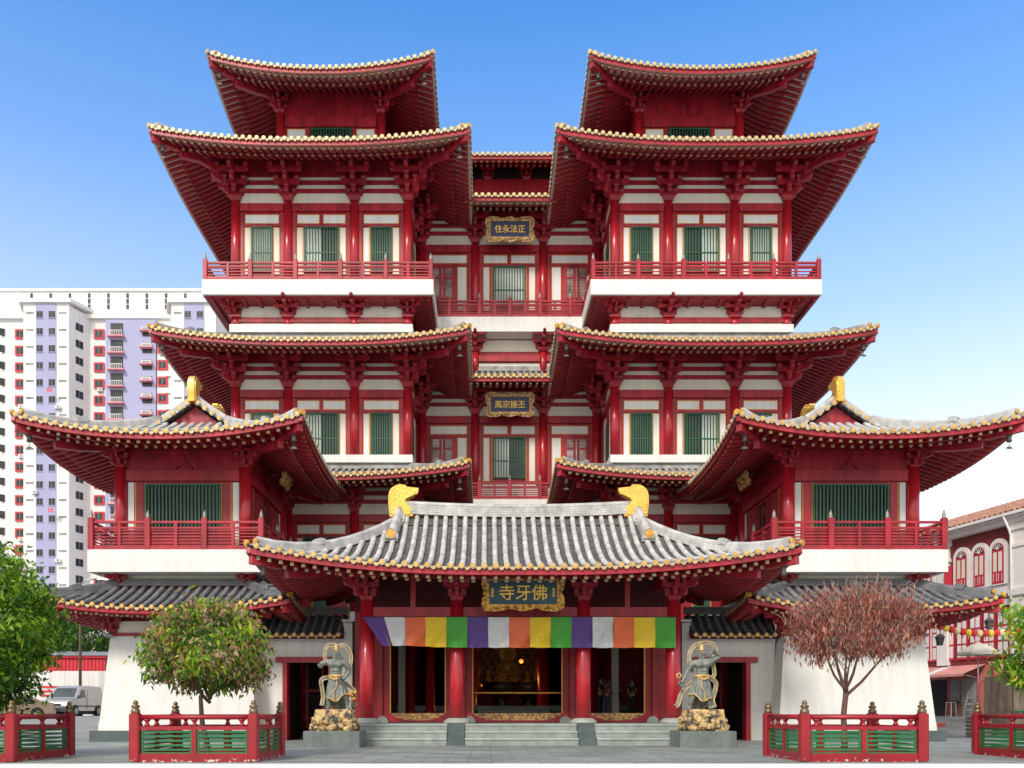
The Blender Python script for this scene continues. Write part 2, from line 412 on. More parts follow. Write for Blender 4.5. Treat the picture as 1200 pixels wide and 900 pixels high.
# ------------------------------------------------------------------ windows, panels, railings
def lattice_window(parent, x, y, z0, z1, w, nb=9, blind_sheen=0, rz=0, dirn=-1, mid=True, glass='darkglass', frame='green'):
    """barred window facing -y at world (x, y): blind = 0 none, -1 left half, 1 right half, 2 whole"""
    f = MB(); t = .07; hw = w / 2; hz = z1 - z0
    f.box(-hw, hw, -.10, .04, 0, t); f.box(-hw, hw, -.10, .04, hz - t, hz); f.box(-hw, -hw + t, -.10, .04, t, hz - t); f.box(hw - t, hw, -.10, .04, t, hz - t)
    o = f.build('window', frame, parent, (x, y, z0), rz)
    b = MB()
    for i in range(nb):
        q = -hw + t + (w - 2 * t) * (i + .5) / nb; b.box(q - .028, q + .028, -.075, -.025, t, hz - t)
    if mid: b.box(-hw + t, hw - t, -.05, -.015, hz * .42, hz * .42 + .05)
    b.build('window_bar', frame, o)
    g = MB(); g.box(-hw + t, hw - t, .012, .022, t, hz - t); g.build('pane', glass, o)
    if blind_sheen:
        c = MB(); a0, a1 = {-1: (-hw + t, 0), 1: (0, hw - t), 2: (-hw + t, hw - t)}[blind_sheen]
        c.box(a0, a1, -.008, .006, t, hz - t); c.build('blind_sheen', 'blind_sheen', o)
    return o
def panel(pl, tr, x0, x1, y, z0, z1, t=.035):       # white panel standing proud of the wall, with a thin gilt edge round it
    pl.box(x0, x1, y - .03, y + .02, z0, z1)
    for b in ((x0 - t, x1 + t, z0 - t, z0), (x0 - t, x1 + t, z1, z1 + t)): tr.box(b[0], b[1], y - .036, y + .02, b[2], b[3])
    for b in ((x0 - t, x0), (x1, x1 + t)): tr.box(b[0], b[1], y - .036, y + .02, z0, z1)

def railing(parent, pts, z, hgt, spacing, slats=3, post_r=.11, back=False, mt='red', cap='silver', nm='railing'):
    rl = MB(); posts = []
    for (p, q) in zip(pts[:-1], pts[1:]):
        p = Vector((p[0], p[1], z)); q = Vector((q[0], q[1], z)); l = (q - p).length; n = max(1, round(l / spacing)); d = (q - p) / n
        for i in range(n + 1):
            c = p + d * i
            if not any((c - w).length < .2 for w in posts): posts.append(c)
        up = Vector((0, 0, 1))
        rl.bar(p + up * (hgt - .05), q + up * (hgt - .05), .11, .10); rl.bar(p + up * (hgt * .76), q + up * (hgt * .76), .09, .08)
        rl.bar(p + up * .09, q + up * .09, .14, .18)
        for k in range(slats):
            zz = .2 + (hgt * .72 - .2) * (k + .6) / slats
            rl.bar(p + up * zz, q + up * zz, .05, .05)
        u = d.normalized()
        for i in range(n):
            for fr_ in (.5,):
                c = p + d * (i + fr_); rl.bar(c + up * .18, c + up * hgt * .97, .12, .12, 0, u)
            if back and i % 2 == back - 1: pass
    o = rl.build(nm, mt, parent)
    if 'post' not in BR or BR['post'][1] != (hgt, post_r, mt, cap):
        m = MB(); m.bevbox(-post_r, post_r, -post_r, post_r, 0, hgt + .12, .02)
        m.lathe([(post_r * .75, 0), (post_r * .8, .05), (post_r * .5, .08), (post_r * .75, .13), (post_r * .5, .22), (.012, .36)], 8, (0, 0, hgt + .12), 1)
        BR['post'] = (m.mesh('post', [mt, cap]), (hgt, post_r, mt, cap))
    for c in posts: put('post', BR['post'][0], o, WL[o.name] + c)
    return o

def text_mesh(s, size, depth=.02, bold=.0, name='lettering', squash=1.0):
    cu = bpy.data.curves.new('text', 'FONT'); cu.body = s; cu.size = size; cu.extrude = depth; cu.offset = bold; cu.align_x = 'CENTER'; cu.align_y = 'CENTER'
    o = bpy.data.objects.new('text', cu); COL.objects.link(o)
    dg = bpy.context.evaluated_depsgraph_get(); me = bpy.data.meshes.new_from_object(o.evaluated_get(dg), depsgraph=dg)
    bpy.data.objects.remove(o); bpy.data.curves.remove(cu)
    me.transform(Matrix.Rotation(math.pi / 2, 4, 'X')); me.name = name
    # centre on its own bounds
    if len(me.vertices):
        xs = [v.co.x for v in me.vertices]; zs = [v.co.z for v in me.vertices]
        me.transform(Matrix.Translation((-(min(xs) + max(xs)) / 2, 0, -(min(zs) + max(zs)) / 2)))
    me.materials.clear(); return me

def scallop(w, h, nx, ny, amp):
    pts = []
    def edge(p, q, n, out):
        for i in range(n * 6):
            t = i / (n * 6); b = abs(math.sin(math.pi * t * n)); fl = max(0, 1 - min(t, 1 - t) * n * 2.2) * .9
            pts.append((p[0] + (q[0] - p[0]) * t + out[0] * amp * (b + fl), p[1] + (q[1] - p[1]) * t + out[1] * amp * (b + fl)))
    edge((-w, -h), (w, -h), nx, (0, -1)); edge((w, -h), (w, h), ny, (1, 0)); edge((w, h), (-w, h), nx, (0, 1)); edge((-w, h), (-w, -h), ny, (-1, 0))
    return pts
def signboard(label, loc, w, h, text, field, frame, size, rz=0, tilt=0, small=None, nx=3):
    t = thing('signboard', label, 'signboard', loc); t.rotation_euler = (tilt, 0, rz)
    b = MB(); b.prism(scallop(w / 2 - .12, h / 2 - .12, nx, 2, .11), (0, .02, 0), (1, 0, 0), (0, 0, 1), (0, .1, 0))
    iw, ih = w / 2 - .3, h / 2 - .27
    for (x0, x1, z0, z1) in ((-iw - .1, iw + .1, ih, ih + .1), (-iw - .1, iw + .1, -ih - .1, -ih), (-iw - .1, -iw, -ih, ih), (iw, iw + .1, -ih, ih)): b.box(x0, x1, -.03, .03, z0, z1)
    rr = random.Random(5)
    for k in range(26):            # carved bosses on the frame
        e = rr.random() * 2 * (w + h); 
        x, z = ((e - w / 2 if e < w else w / 2 - .14 if e < w + h else (e - w - h) - w / 2 if e < 2 * w + h else -w / 2 + .14), (h / 2 - .15 if e < w else (e - w) - h / 2 if e < w + h else -h / 2 + .15 if e < 2 * w + h else e - 2 * w - h - h / 2))
        b.lathe([(.09, 0), (.075, .03), (.03, .06)], 8, (0, 0, 0), 0)
        n = 9 * 0 + 24; vs = b.v[-n:]; b.v[-n:] = [(max(-w / 2 + .1, min(w / 2 - .1, x)) + p[0], .02 - p[2], max(-h / 2 + .1, min(h / 2 - .1, z)) + p[1]) for p in vs]
    b.build('frame', frame, t)
    f = MB(); f.box(-iw, iw, -.012, .015, -ih, ih); f.build('panel', field, t)
    me = text_mesh(text, size, .012, size * .006); me.materials.append(M['letter'])
    o = put('lettering', me, t); o.location = (0, -.026, 0)
    if small:
        for (x, s, sz) in small:
            me = text_mesh('\n'.join(s), sz, .006, sz * .01); me.materials.append(M['letter']); q = put('inscription', me, t); q.location = (x, -.02, 0)
    return t
exec_later = []

# ------------------------------------------------------------------ ridge ornaments and gables
def ridge_ornament(parent, loc, rz, s=1.0):      # gilded fish-tail ornament; its hooked head looks along +x
    prof = [(-.50, 0), (.42, 0), (.46, .10), (.36, .38), (.22, .46), (.13, .62), (.20, .74), (.42, .84), (.60, .92), (.66, 1.05), (.66, 1.14), (.40, 1.17), (.16, 1.20), (.14, 1.27), (-.08, 1.29), (-.26, 1.25), (-.42, 1.15), (-.51, 1.02), (-.55, .86), (-.56, .55)]
    b = MB(); n = len(prof)
    for (k, y0, y1) in ((1.0, -.14, .14),):
        b.prism(prof, (0, y0, 0), (1, 0, 0), (0, 0, 1), (0, y1 - y0, 0))
    inner = [(x * .82 - .02, z * .86 + .06) for x, z in prof]
    for sg in (-1, 1): b.prism(inner, (0, sg * .14, 0), (1, 0, 0), (0, 0, 1), (0, sg * .05, 0))
    for i in range(9):
        a = i / 8; x = -.47 + (.0 if a < .7 else (a - .7) * .6); z = .12 + 1.0 * a
        for sg in (-1, 1): b.lathe([(.032, 0), (.026, .015), (.005, .02)], 6, (0, 0, 0)); q = b.v[-18:]; b.v[-18:] = [(x + p[0], sg * (.19 + p[2]), z + p[1]) for p in q]
    b2 = MB(); b2.merge(b, Matrix.Scale(s, 4))
    return b2.build('ridge_ornament', 'gilt', parent, loc, rz)

def gable_end(rf, base_loc, axis, sign, half, Wg, W, g, h, mats, sp=.36):
    """triangular gable closing the upper roof, with rake tiles"""
    def P(u, d, out=0.0, dz=0.0):           # u = -1/+1 side
        x = u * (half - d); y = sign * (g + out); z = h(d, 99) + dz
        return Vector((x, y, z)) if axis == 'y' else Vector((y, x, z))
    n = 6; ds = [Wg - .12 + (W - Wg + .12) * i / n for i in range(n + 1)]
    poly = [P(-1, d, -.25, -.12) for d in ds] + [P(1, d, -.25, -.12) for d in reversed(ds[:-1])]
    b = MB(); k = len(poly); dv = Vector((0, -sign * .1, 0)) if axis == 'y' else Vector((-sign * .1, 0, 0))
    b.add(poly + [p + dv for p in poly], [tuple(range(k)), tuple(range(2 * k - 1, k - 1, -1))] + [(i, (i + 1) % k, k + (i + 1) % k, k + i) for i in range(k)])
    b.build('gable', 'red', rf)
    t = MB(); e = MB(); nv = Vector((0, sign, 0)) if axis == 'y' else Vector((sign, 0, 0))
    for u in (-1, 1):
        t.ribbon([P(u, d, -.12, .14) for d in ds], .3, .2, 0); t.tube([P(u, d, -.1, .29) for d in ds], .12, 8, 0)
        L_ = sum((P(u, ds[i + 1]) - P(u, ds[i])).length for i in range(n)); m = max(3, int(L_ / sp))
        for i in range(m):
            d = ds[0] + (ds[-1] - ds[0]) * (i + .3) / m
            e.disc(P(u, d, .14, .07), nv, .115, .1, 12, 2); e.disc(P(u, d, .196, .07), nv, .09, .014, 12, 0); e.disc(P(u, d, .206, .07), nv, .045, .012, 8, 3)
            t.tube([P(u, d, .12, .08), P(u, d, -.2, .1)], .1, 6, 0)
    t.build('rake_ridge', mats[0], rf); e.build('tile_end', [mats[2], 'drip', mats[0], 'tilegold'], rf)

# ------------------------------------------------------------------ the temple hall (two towers and the centre)
hall = thing('temple_hall', 'towering red and white Chinese temple hall with twin stepped pagoda roofs behind the porch', 'temple', (0, 52, 0)); WORLD.add(hall.name)
T1 = ('tilemid', 'pan', 'tileend'); T2 = ('tilemid', 'pan', 'tilegold')

def storey(cx, y, cols, dz, kinds, blind_sheens, z_bot=24.3, brk=True, bsc=.92, corner=True, colz=23.4):
    """bays between column centres: kinds 'w' window, 'd' lattice door"""
    pl = MB(); tr = MB(); bm = MB(); cr = MB()
    for i, c in enumerate(cols):
        b = MB(); b.lathe([(.245, colz + dz), (.245, 28.1 + dz)], 18, (0, 0, 0))
        b.build('column', 'red_col', hall, (cx + c, y - .03, 0))
    for i in range(len(cols) - 1):
        xa, xb = cx + cols[i] + .24, cx + cols[i + 1] - .24; w = xb - xa; mid = (xa + xb) / 2
        bm.box(xa, xb, y - .16, y + .02, 27.58 + dz, 27.98 + dz); bm.box(xa, xb, y - .12, y + .02, 28.56 + dz, 28.76 + dz); bm.box(xa, xb, y - .12, y + .02, 29.0 + dz, 29.2 + dz)
        cr.box(xa, xb, y - .05, y + .02, 28.0 + dz, 28.55 + dz); cr.box(xa, xb, y - .05, y + .02, 28.77 + dz, 28.99 + dz); cr.box(xa, xb, y - .05, y + .02, 29.21 + dz, 29.4 + dz)
        bm.box(xa, xa + .17, y - .07, y + .02, z_bot + dz - .4, 27.57 + dz); bm.box(xb - .17, xb, y - .07, y + .02, z_bot + dz - .4, 27.57 + dz)
        bm.box(xa + .17, xb - .17, y - .06, y + .02, 26.82 + dz, 26.96 + dz)
        if w > 2.7:
            panel(pl, tr, xa + .27, mid - .13, y, 27.0 + dz, 27.42 + dz); panel(pl, tr, mid + .13, xb - .27, y, 27.0 + dz, 27.42 + dz)
        else: panel(pl, tr, xa + .27, xb - .27, y, 27.0 + dz, 27.42 + dz)
        if kinds[i] == 'w':
            ww = 1.85 if w > 2.7 else 1.13
            sw = .3
            panel(pl, tr, xa + .25, xa + .25 + sw, y, z_bot + dz, 26.74 + dz); panel(pl, tr, xb - .25 - sw, xb - .25, y, z_bot + dz, 26.74 + dz)
            for b in ((mid - ww / 2 - .09, mid - ww / 2 - .03), (mid + ww / 2 + .03, mid + ww / 2 + .09)): tr.box(b[0] , b[1] - .02, y - .04, y + .02, z_bot + dz, 26.8 + dz)
            lattice_window(hall, mid, y - .03, z_bot + .12 + dz, 26.78 + dz, ww, 11 if ww > 1.5 else 8, blind_sheens[i])
        else:
            s_ = 1 if kinds[i] == 'd' else -1
            dxa, dxb = (xa + .95, xb - .22) if s_ == 1 else (xa + .22, xb - .95)
            panel(pl, tr, *((xa + .28, xa + .75) if s_ == 1 else (xb - .75, xb - .28)), y, z_bot + dz, 26.74 + dz)
            d = MB(); dm = (dxa + dxb) / 2
            for (q0, q1) in ((dxa, dm - .03), (dm + .03, dxb)):
                for (zz0, zz1) in ((23.5, 23.75), (24.9, 25.05), (26.1, 26.2), (26.68, 26.78)): d.box(q0, q1, y - .08, y - .02, zz0 + dz, zz1 + dz)
                for (v0, v1) in ((q0, q0 + .14), (q1 - .14, q1)): d.box(v0, v1, y - .085, y - .02, 23.76 + dz, 26.67 + dz)
                d.box(q0 + .14, q1 - .14, y - .055, y - .02, 23.76 + dz, 24.89 + dz)
            do = d.build('door', 'red', hall)
            lt = MB()
            for (q0, q1) in ((dxa, dm - .03), (dm + .03, dxb)):
                for zz0, zz1 in ((25.05, 26.1), (26.2, 26.68)):
                    n = 6
                    for k in range(n): xx = q0 + .14 + (q1 - q0 - .28) * (k + .5) / n; lt.box(xx - .008, xx + .008, y - .06, y - .045, zz0 + dz, zz1 + dz)
                    m = int((zz1 - zz0) / .17)
                    for k in range(m): zz = zz0 + (zz1 - zz0) * (k + .5) / m + dz; lt.box(q0 + .14, q1 - .14, y - .066, y - .062, zz - .008, zz + .008)
            lt.build('door_lattice', 'red_deep', do)
            gp = MB(); gp.box(dxa + .1, dxb - .1, y - .035, y - .022, 25.0 + dz, 26.7 + dz); gp.build('pane', 'paneg', do)
    pl.build('white_panel', 'white', hall); tr.build('panel_edging', 'trim', hall); bm.build('wall_beam', 'red', hall); cr.build('plaster_strip', 'cream', hall)
    if brk:
        for i, c in enumerate(cols):
            cn = 0
            if corner and i == 0: cn = -1
            if corner and i == len(cols) - 1: cn = 1
            bracket(hall, (cx + c, y - .02, 28.1 + dz), 0, bsc, 3, cn)

M['paneg'] = mat('lattice_door_pane', (.50, .58, .52), .25, 0, .5, 1.2)
COLS = [-4.53, -1.78, 1.72, 4.53]
tower_roofs = []
for sx in (-1, 1):
    cx = sx * 9.98
    w = MB()
    w.box(cx - 4.62, cx + 4.62, 45, 59.2, 0, 30.4); w.box(cx - 2.85, cx + 2.85, 47.6, 56.4, 30.4, 36.1)
    w.build('wall', 'red', hall)
    st = MB()
    for (z0, z1) in ((21.15, 21.56), (14.32, 14.72)):
        st = MB(); st.box(cx - 4.8, cx + 4.8, 44.7, 58, z0, z1); st.build('plaster_base', 'white', hall)
    bl5 = [2, -1, 0] if sx < 0 else [0, 1, 2]
    bl4 = [2, -1, 0] if sx < 0 else [0, 1, 2]
    cols = COLS if sx < 0 else [-q for q in reversed(COLS)]
    storey(cx, 45, cols, 0, 'www', bl5)
    storey(cx, 45, cols, -9.8, 'www', bl4, colz=24.52)
    storey(cx, 45, cols, -16.35, 'www', [0, 0, 0], colz=22, bsc=.72)
    # low storey between balcony and roof
    pl = MB(); bm = MB(); vt = MB()
    for i in range(3):
        xa, xb = cx + cols[i] + .2, cx + cols[i + 1] - .2
        pl.box(xa, xb, 44.95, 45.02, 22.0, 22.6); pl.box(xa, xb, 44.95, 45.02, 21.57, 21.72)
        bm.box(xa - .1, xb + .1, 44.82, 45.02, 21.73, 21.97)
        if i != 1:
            vx = (xa + xb) / 2; vt.box(vx - .33, vx + .33, 44.925, 44.96, 22.1, 22.35)
            for k in range(4): vt.box(vx - .31, vx + .31, 44.905, 44.93, 22.12 + .06 * k, 22.145 + .06 * k)
    pl.build('plaster_strip', 'cream', hall); bm.build('wall_beam', 'red', hall); vt.build('air_vent', 'cream', hall)
    for i, c in enumerate(cols):
        b = MB(); b.lathe([(.23, 21.5), (.23, 21.95)], 14); b.box(-.3, .3, -.3, .2, 21.95, 22.05); b.build('column', 'red_col', hall, (cx + c, 44.98, 0))
        bracket(hall, (cx + c, 44.95, 21.98), 0, .50, 2, (-1 if i == 0 else 1 if i == 3 else 0), 'red', 1.75 if i in (1, 2) else 1.2)
    # side faces: beams, shutters and brackets seen obliquely
    for sd in (-1, 1):
        fx = cx + sd * 4.62
        sh = MB(); sb = MB(); sc = MB()
        ylen = 49 if sd == -sx else 59
        for dz in (0, -9.8, -16.35):
            lo, hi = min(fx, fx + sd * .1), max(fx, fx + sd * .1)
            sb.box(lo, hi, 45.25, ylen, 27.58 + dz, 27.98 + dz); sb.box(lo, hi, 45.25, ylen, 28.56 + dz, 28.76 + dz)
            lo, hi = min(fx, fx + sd * .05), max(fx, fx + sd * .05)
            sc.box(lo, hi, 45.25, ylen, 28.0 + dz, 28.55 + dz); sc.box(lo, hi, 45.25, 46.0, 24.3 + dz, 27.4 + dz); sc.box(lo, hi, 47.6, 48.2, 24.3 + dz, 27.4 + dz)
            sh.box(lo, hi, 46.2, 47.4, 24.3 + dz, 26.8 + dz)
            if dz > -12:
                for yy in ((47.6,) if sd == -sx else (49.2, 53.4)): bracket(hall, (fx, yy, 28.1 + dz), sd * math.pi / 2, .92, 3, 0)
        sb.build('wall_beam', 'red', hall); sc.build('plaster_strip', 'cream', hall); sh.build('shutter', 'green', hall)
    # top storey
    pl = MB(); tr = MB(); bm = MB()
    for c in (-2.8, 2.8):
        b = MB(); b.lathe([(.24, 30.4), (.24, 34.6)], 16); b.build('column', 'red_col', hall, (cx + c, 47.57, 0))
        bracket(hall, (cx + c, 47.55, 34.5), 0, .74, 2, -1 if c < 0 else 1)
    panel(pl, tr, cx - 2.4, cx - 1.45, 47.6, 32.4, 33.7); panel(pl, tr, cx + 1.45, cx + 2.4, 47.6, 32.4, 33.7)
    bm.box(cx - 2.55, cx + 2.55, 47.45, 47.62, 33.8, 34.32); bm.box(cx - 2.55, cx + 2.55, 47.4, 47.62, 35.25, 35.75)
    for c in (-1.3, 1.3): bm.box(cx + c - .1, cx + c + .1, 47.52, 47.62, 32, 33.79)
    bm.box(cx - .07, cx + .07, 47.53, 47.62, 34.33, 35.24)
    pl.build('white_panel', 'white', hall); tr.build('panel_edging', 'trim', hall); bm.build('wall_beam', 'red', hall)
    lattice_window(hall, cx, 47.57, 31.6, 33.74, 2.3, 14, 0)
    # balcony
    bal = MB(); bal.box(cx - 5.94, cx + 5.94, 43.8, 59.6, 22.68, 23.45); bo = bal.build('balcony', 'white', hall)
    ub = MB(); ub.box(cx - 5.85, cx + 5.85, 43.95, 59.4, 22.62, 22.677); [ub.box(cx - 5.6 + .8 * k, cx - 5.45 + .8 * k, 44.1, 59, 22.5, 22.619) for k in range(15)]; ub.build('soffit', 'red_deep', bo)
    pts = [(cx - 5.8, 58), (cx - 5.8, 43.92), (cx + 5.8, 43.92), (cx + 5.8, 58)]
    if sx < 0: pts[-1] = (cx + 5.8, 48.4)
    else: pts[0] = (cx - 5.8, 48.4)
    railing(bo, pts, 23.45, .95, 2.33, 3)
    if sx < 0:
        tower_roofs.append(roof(hall, (cx, 52, 0), 5.9, 7.5, 5.9, 34.83, 3.6, .5, .78, 5.9, mats=T2, gable=('y', 1.6), sides='FLR')[0])
        tower_roofs.append(roof(hall, (cx, 52, 0), 7.85, 10.3, 5.05, 29.22, 3.1, .45, .62, 7.0, mats=T2, sides='FLR')[0])
        tower_roofs.append(roof(hall, (cx, 52, 0), 7.85, 10.3, 3.3, 19.45, 1.42, .3, .60, 7.0, mats=T1, sides='FLR')[0])
        tower_roofs.append(roof(hall, (cx, 52, 0), 7.85, 10.3, 3.3, 12.85, 1.15, .3, .62, 7.0, mats=T1, sides='FLR')[0])
    else:
        for q in tower_roofs: dup(q, hall, shift=(19.96, 0, 0))

# centre
w = MB(); w.box(-5.36, 5.36, 49, 58.9, 8.5, 30.3); w.box(-6.8, 6.8, 54, 59.2, 30.3, 36.3)
w.build('wall', 'red', hall)
CC = [-5.0, -1.95, 1.95, 5.0]
for dz in (0, -9.8):
    storey(0, 49, CC, dz, 'ewd', [0, -1 if dz < 0 else 2, 0], corner=False, bsc=.85, colz=23.4)  # pale panels in the centre windows paint whitish reflections on the glass
pl = MB(); bm = MB()
for i in range(3):
    xa, xb = CC[i] + .2, CC[i + 1] - .2
    pl.box(xa, xb, 48.95, 49.02, 21.9, 22.55); pl.box(xa, xb, 48.95, 49.02, 20.6, 21.25); bm.box(xa, xb, 48.8, 49.02, 21.3, 21.62)
pl.build('plaster_strip', 'cream', hall); bm.build('wall_beam', 'red', hall)
for c in CC[1:3]:
    b = MB(); b.lathe([(.22, 20.6), (.22, 21.9)], 14); b.build('column', 'red_col', hall, (c, 48.97, 0)); bracket(hall, (c, 48.93, 21.85), 0, .55, 2, 0, 'red', 1.6)
    bracket(hall, (c * .62, 53.9, 34.75), 0, .72, 2, 0)
bm = MB(); bm.box(-6.7, 6.7, 53.75, 54.02, 35.75, 36.15); bm.box(-6.7, 6.7, 53.85, 54.02, 33.6, 34.85); bm.build('wall_beam', 'red', hall)
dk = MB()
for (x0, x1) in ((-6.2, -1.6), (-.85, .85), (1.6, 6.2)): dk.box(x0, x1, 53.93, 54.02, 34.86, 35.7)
dk.build('dark_panel', 'dark', hall)  # near-black panels set on the wall face between the brackets
for (z0, z1) in ((22.62, 23.45), (12.3, 13.2)):
    bal = MB(); bal.box(-5.3, 5.3, 47.95, 49.0, z0, z1); bo = bal.build('balcony', 'white', hall)
    railing(bo, [(-5.1, 48.05), (5.1, 48.05)], z1, .95, 1.7, 4)
roof(hall, (0, 49, 0), 2.5, 2.8, 2.8, 29.2, 1.35, .3, 0, sides='F', straight=True, mats=T2, flash=False)
roof(hall, (0, 49, 0), 2.5, 2.8, 2.8, 19.42, 1.3, .3, 0, sides='F', straight=True, mats=T1)
roof(hall, (0, 54, 0), 5.2, 2.4, 2.4, 34.95, 1.4, .3, 0, sides='F', straight=True, mats=T2, flash=False)
# lower storeys seen between porch and corner pavilions
w = MB(); [w.box(CC[i] + .26, CC[i + 1] - .26, 48.93, 49.0, 13.2, 14.28) for i in range(3)]; w.build('white_panel', 'white', hall)
lw = MB(); lg = MB(); lt = MB()
for sx in (-1, 1):
    for k in range(9):
        x = sx * (6.2 + k * .95)
        (lw if k % 2 else lg).box(x - .42, x + .42, 44.86, 45.0, 4.6, 7.2)
        lt.box(x - .47, x - .44, 44.87, 44.99, 4.6, 7.2); lt.box(x + .44, x + .47, 44.87, 44.99, 4.6, 7.2)
lw.build('shutter', 'red', hall); lg.build('shutter', 'green', hall); lt.build('panel_edging', 'trim', hall)

# ------------------------------------------------------------------ signboards
signboard('navy signboard with gold characters on the topmost storey between the towers', (0, 47.55, 28.15), 2.75, 1.35, '住永法正', 'blue', 'carved2', .43, 0, R(8))
signboard('black and navy signboard with gold characters, on the storey above the porch ridge', (0, 47.55, 18.38), 2.75, 1.35, '風宗振丕', 'blue', 'carved2', .43, 0, R(8))
signboard('large teal signboard in a carved gold frame above the striped flag bunting', (.06, 32.15, 5.76), 3.15, 1.42, '寺牙佛', 'teal', 'carved', .62, 0, R(7),
          small=[(1.14, '佛牙寺', .12), (-1.16, '龍華院', .12)])

# ------------------------------------------------------------------ corner pavilions
pav = {}
TD = ('tileshade', 'panshade', 'tileend'); TP = ('tile', 'pan', 'tileend')
def pavilion(sx):
    cx = sx * 14.46; cy = 40.2
    side = 'left' if sx < 0 else 'right'
    t = thing('corner_pavilion', ('red corner pavilion with grey gabled roof and balcony, standing before the pale tower block' if sx < 0 else 'red corner pavilion with grey gabled roof and balcony, beside the arched windowed shophouses'), 'pavilion', (cx, cy, 0))
    L0 = (cx, cy, 0)
    b = MB(); b.box(-3.62, 3.62, -4.2, 4.2, 0, .46); b.build('plinth', 'plinth', t, L0)
    b = MB(); b.frustum((-3.36, 3.36, -3.95, 3.95, .46), (-3.34, 3.34, -3.93, 3.93, .8)); b.frustum((-3.325, 3.325, -3.915, 3.915, .8), (-3.0, 3.0, -3.58, 3.58, 4.5)); b.build('base_wall', 'white', t, L0)
    b = MB(); b.box(-2.92, 2.92, -3.5, 3.5, 4.5, 5.15); b.box(-2.7, 2.7, -3.15, 3.15, 7.0, 7.17); b.build('plaster_strip', 'cream', t, L0)
    b = MB(); b.box(-2.98, 2.98, -3.54, 3.54, 4.501, 4.66); b.box(-2.74, 2.74, -3.2, 3.2, 5.15, 6.78); b.box(-2.66, 2.66, -3.12, 3.12, 6.78, 7.0); b.box(-2.7, 2.7, -3.16, 3.16, 8.12, 12.9)
    b.build('wall', 'red', t, L0)
    b = MB(); b.box(-2.67, 2.67, -3.135, 3.135, 6.8, 7.16); b.build('plaster_strip', 'cream', t, L0)
    for (x, y, c, rz) in ((-2.7, -3.2, -1, 0), (2.7, -3.2, 1, 0), (-2.7, 3.2, 1, math.pi), (2.7, 3.2, -1, math.pi)):
        bracket(t, (cx + x, cy + y, 6.72), rz, .34, 2, c, 'red', 1.4); bracket(t, (cx + x * 1.08, cy + y * 1.08, 4.62), rz, .55, 2, c, 'red_deep')
        bracket(t, (cx + x, cy + y, 11.75), rz, .55, 2, c)
        k = MB(); k.lathe([(.27, 8.1), (.27, 11.8)], 18); k.build('column', 'red_col', t, (cx + x, cy + y, 0))
    bal = MB(); bal.box(-3.72, 3.72, -4.16, 4.16, 7.17, 8.12); bo = bal.build('balcony', 'white', t, L0)
    ro = railing(bo, [(-3.6, 4.05), (-3.6, -4.05), (3.6, -4.05), (3.6, 4.05)], 8.12, 1.22, 2.4, 5, .12)
    # louvre boards behind the middle slats of the front
    lb = MB()
    for q in (-1.8, -.6, .6, 1.8):
        for k in range(6): lb.bar((q - .52, -4.0, 8.36 + .115 * k), (q + .52, -4.0, 8.36 + .115 * k), .03, .105)
    lb.build('louvre', 'red', bo, L0)
    # faces: front and the two sides
    for (rz, half, wy) in ((0, 2.7, 3.16), (math.pi / 2, 3.16, 2.7), (-math.pi / 2, 3.16, 2.7)):
        mt = Matrix.Rotation(rz, 4, 'Z')
        bm = MB(); wp = MB(); tr = MB(); y = -wy
        bm.box(-half + .25, half - .25, y - .16, y + .05, 11.25, 11.72); bm.box(-half + .2, half - .2, y - .1, y + .05, 12.35, 12.6)
        bm.prism([(-.42, 0), (-.3, .02), (-.06, .3), (-.06, .48), (.06, .48), (.06, .3), (.3, .02), (.42, 0), (.36, -.08), (.05, .18), (-.05, .18), (-.36, -.08)], (0, y - .1, 11.82), (1, 0, 0), (0, 0, 1), (0, .12, 0))
        for sg in (-1, 1):
            q = sorted((sg * (half - .56), sg * (half - .3))); wp.box(q[0], q[1], y - .04, y + .05, 8.2, 11.2)
            for e in (.62, 1.02): 
                q = sorted((sg * (half - e), sg * (half - e - .035))); tr.box(q[0], q[1], y - .05, y + .05, 8.2, 11.2)
            q = sorted((sg * (half - .68), sg * (half - .98))); bm.box(q[0], q[1], y - .045, y + .05, 8.2, 11.2)
        for mb, nm, m_ in ((bm, 'wall_beam', 'red'), (wp, 'white_panel', 'white'), (tr, 'panel_edging', 'trim')):
            k = MB(); k.merge(mb, mt); k.build(nm, m_, t, L0)
        c = mt @ Vector((0, y - .03, 0))
        lattice_window(t, cx + c.x, cy + c.y, 8.6, 11.12, 2 * (half - 1.06) if rz == 0 else 1.7, 20 if rz == 0 else 3, 0, rz, mid=False, frame='green' if rz == 0 else 'red_deep')
        if rz:
            for q in (-1.55, 1.55):
                k = MB(); k.merge(MB().box(q - .5, q + .5, y - .06, y + .05, 8.3, 11.15), mt); k.build('door_leaf', 'red', t, L0)
        cb = MB()
        if rz == 0:
            for k in range(5): cb.box(-1.4 + .19 * k, -1.33 + .19 * k, -3.142 - .03, -3.142 - .026, 8.7, 10.4 - .12 * k)
            cb.build('blind_sheen', 'blind_sheen', t, (cx, cy + .0, 0)) if False else None
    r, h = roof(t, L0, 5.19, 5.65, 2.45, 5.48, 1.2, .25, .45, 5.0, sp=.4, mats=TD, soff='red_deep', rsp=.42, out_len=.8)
    r, h = roof(t, L0, 5.81, 6.2, 5.81, 12.42, 2.75, .6, .72, 5.8, sp=.4, mats=TP, gable=('y', 1.9), soff='red_deep', rsp=.4)
    gable_end(r, L0, 'y', -1, 5.81, 4.3, 5.81, 1.9, h, TP); gable_end(r, L0, 'y', 1, 5.81, 4.3, 5.81, 1.9, h, TP)
    rg = MB()
    for k in range(3): rg.box(-.16 + .02 * k, .16 - .02 * k, -1.75, 1.75, 15.15 + .13 * k, 15.27 + .13 * k)
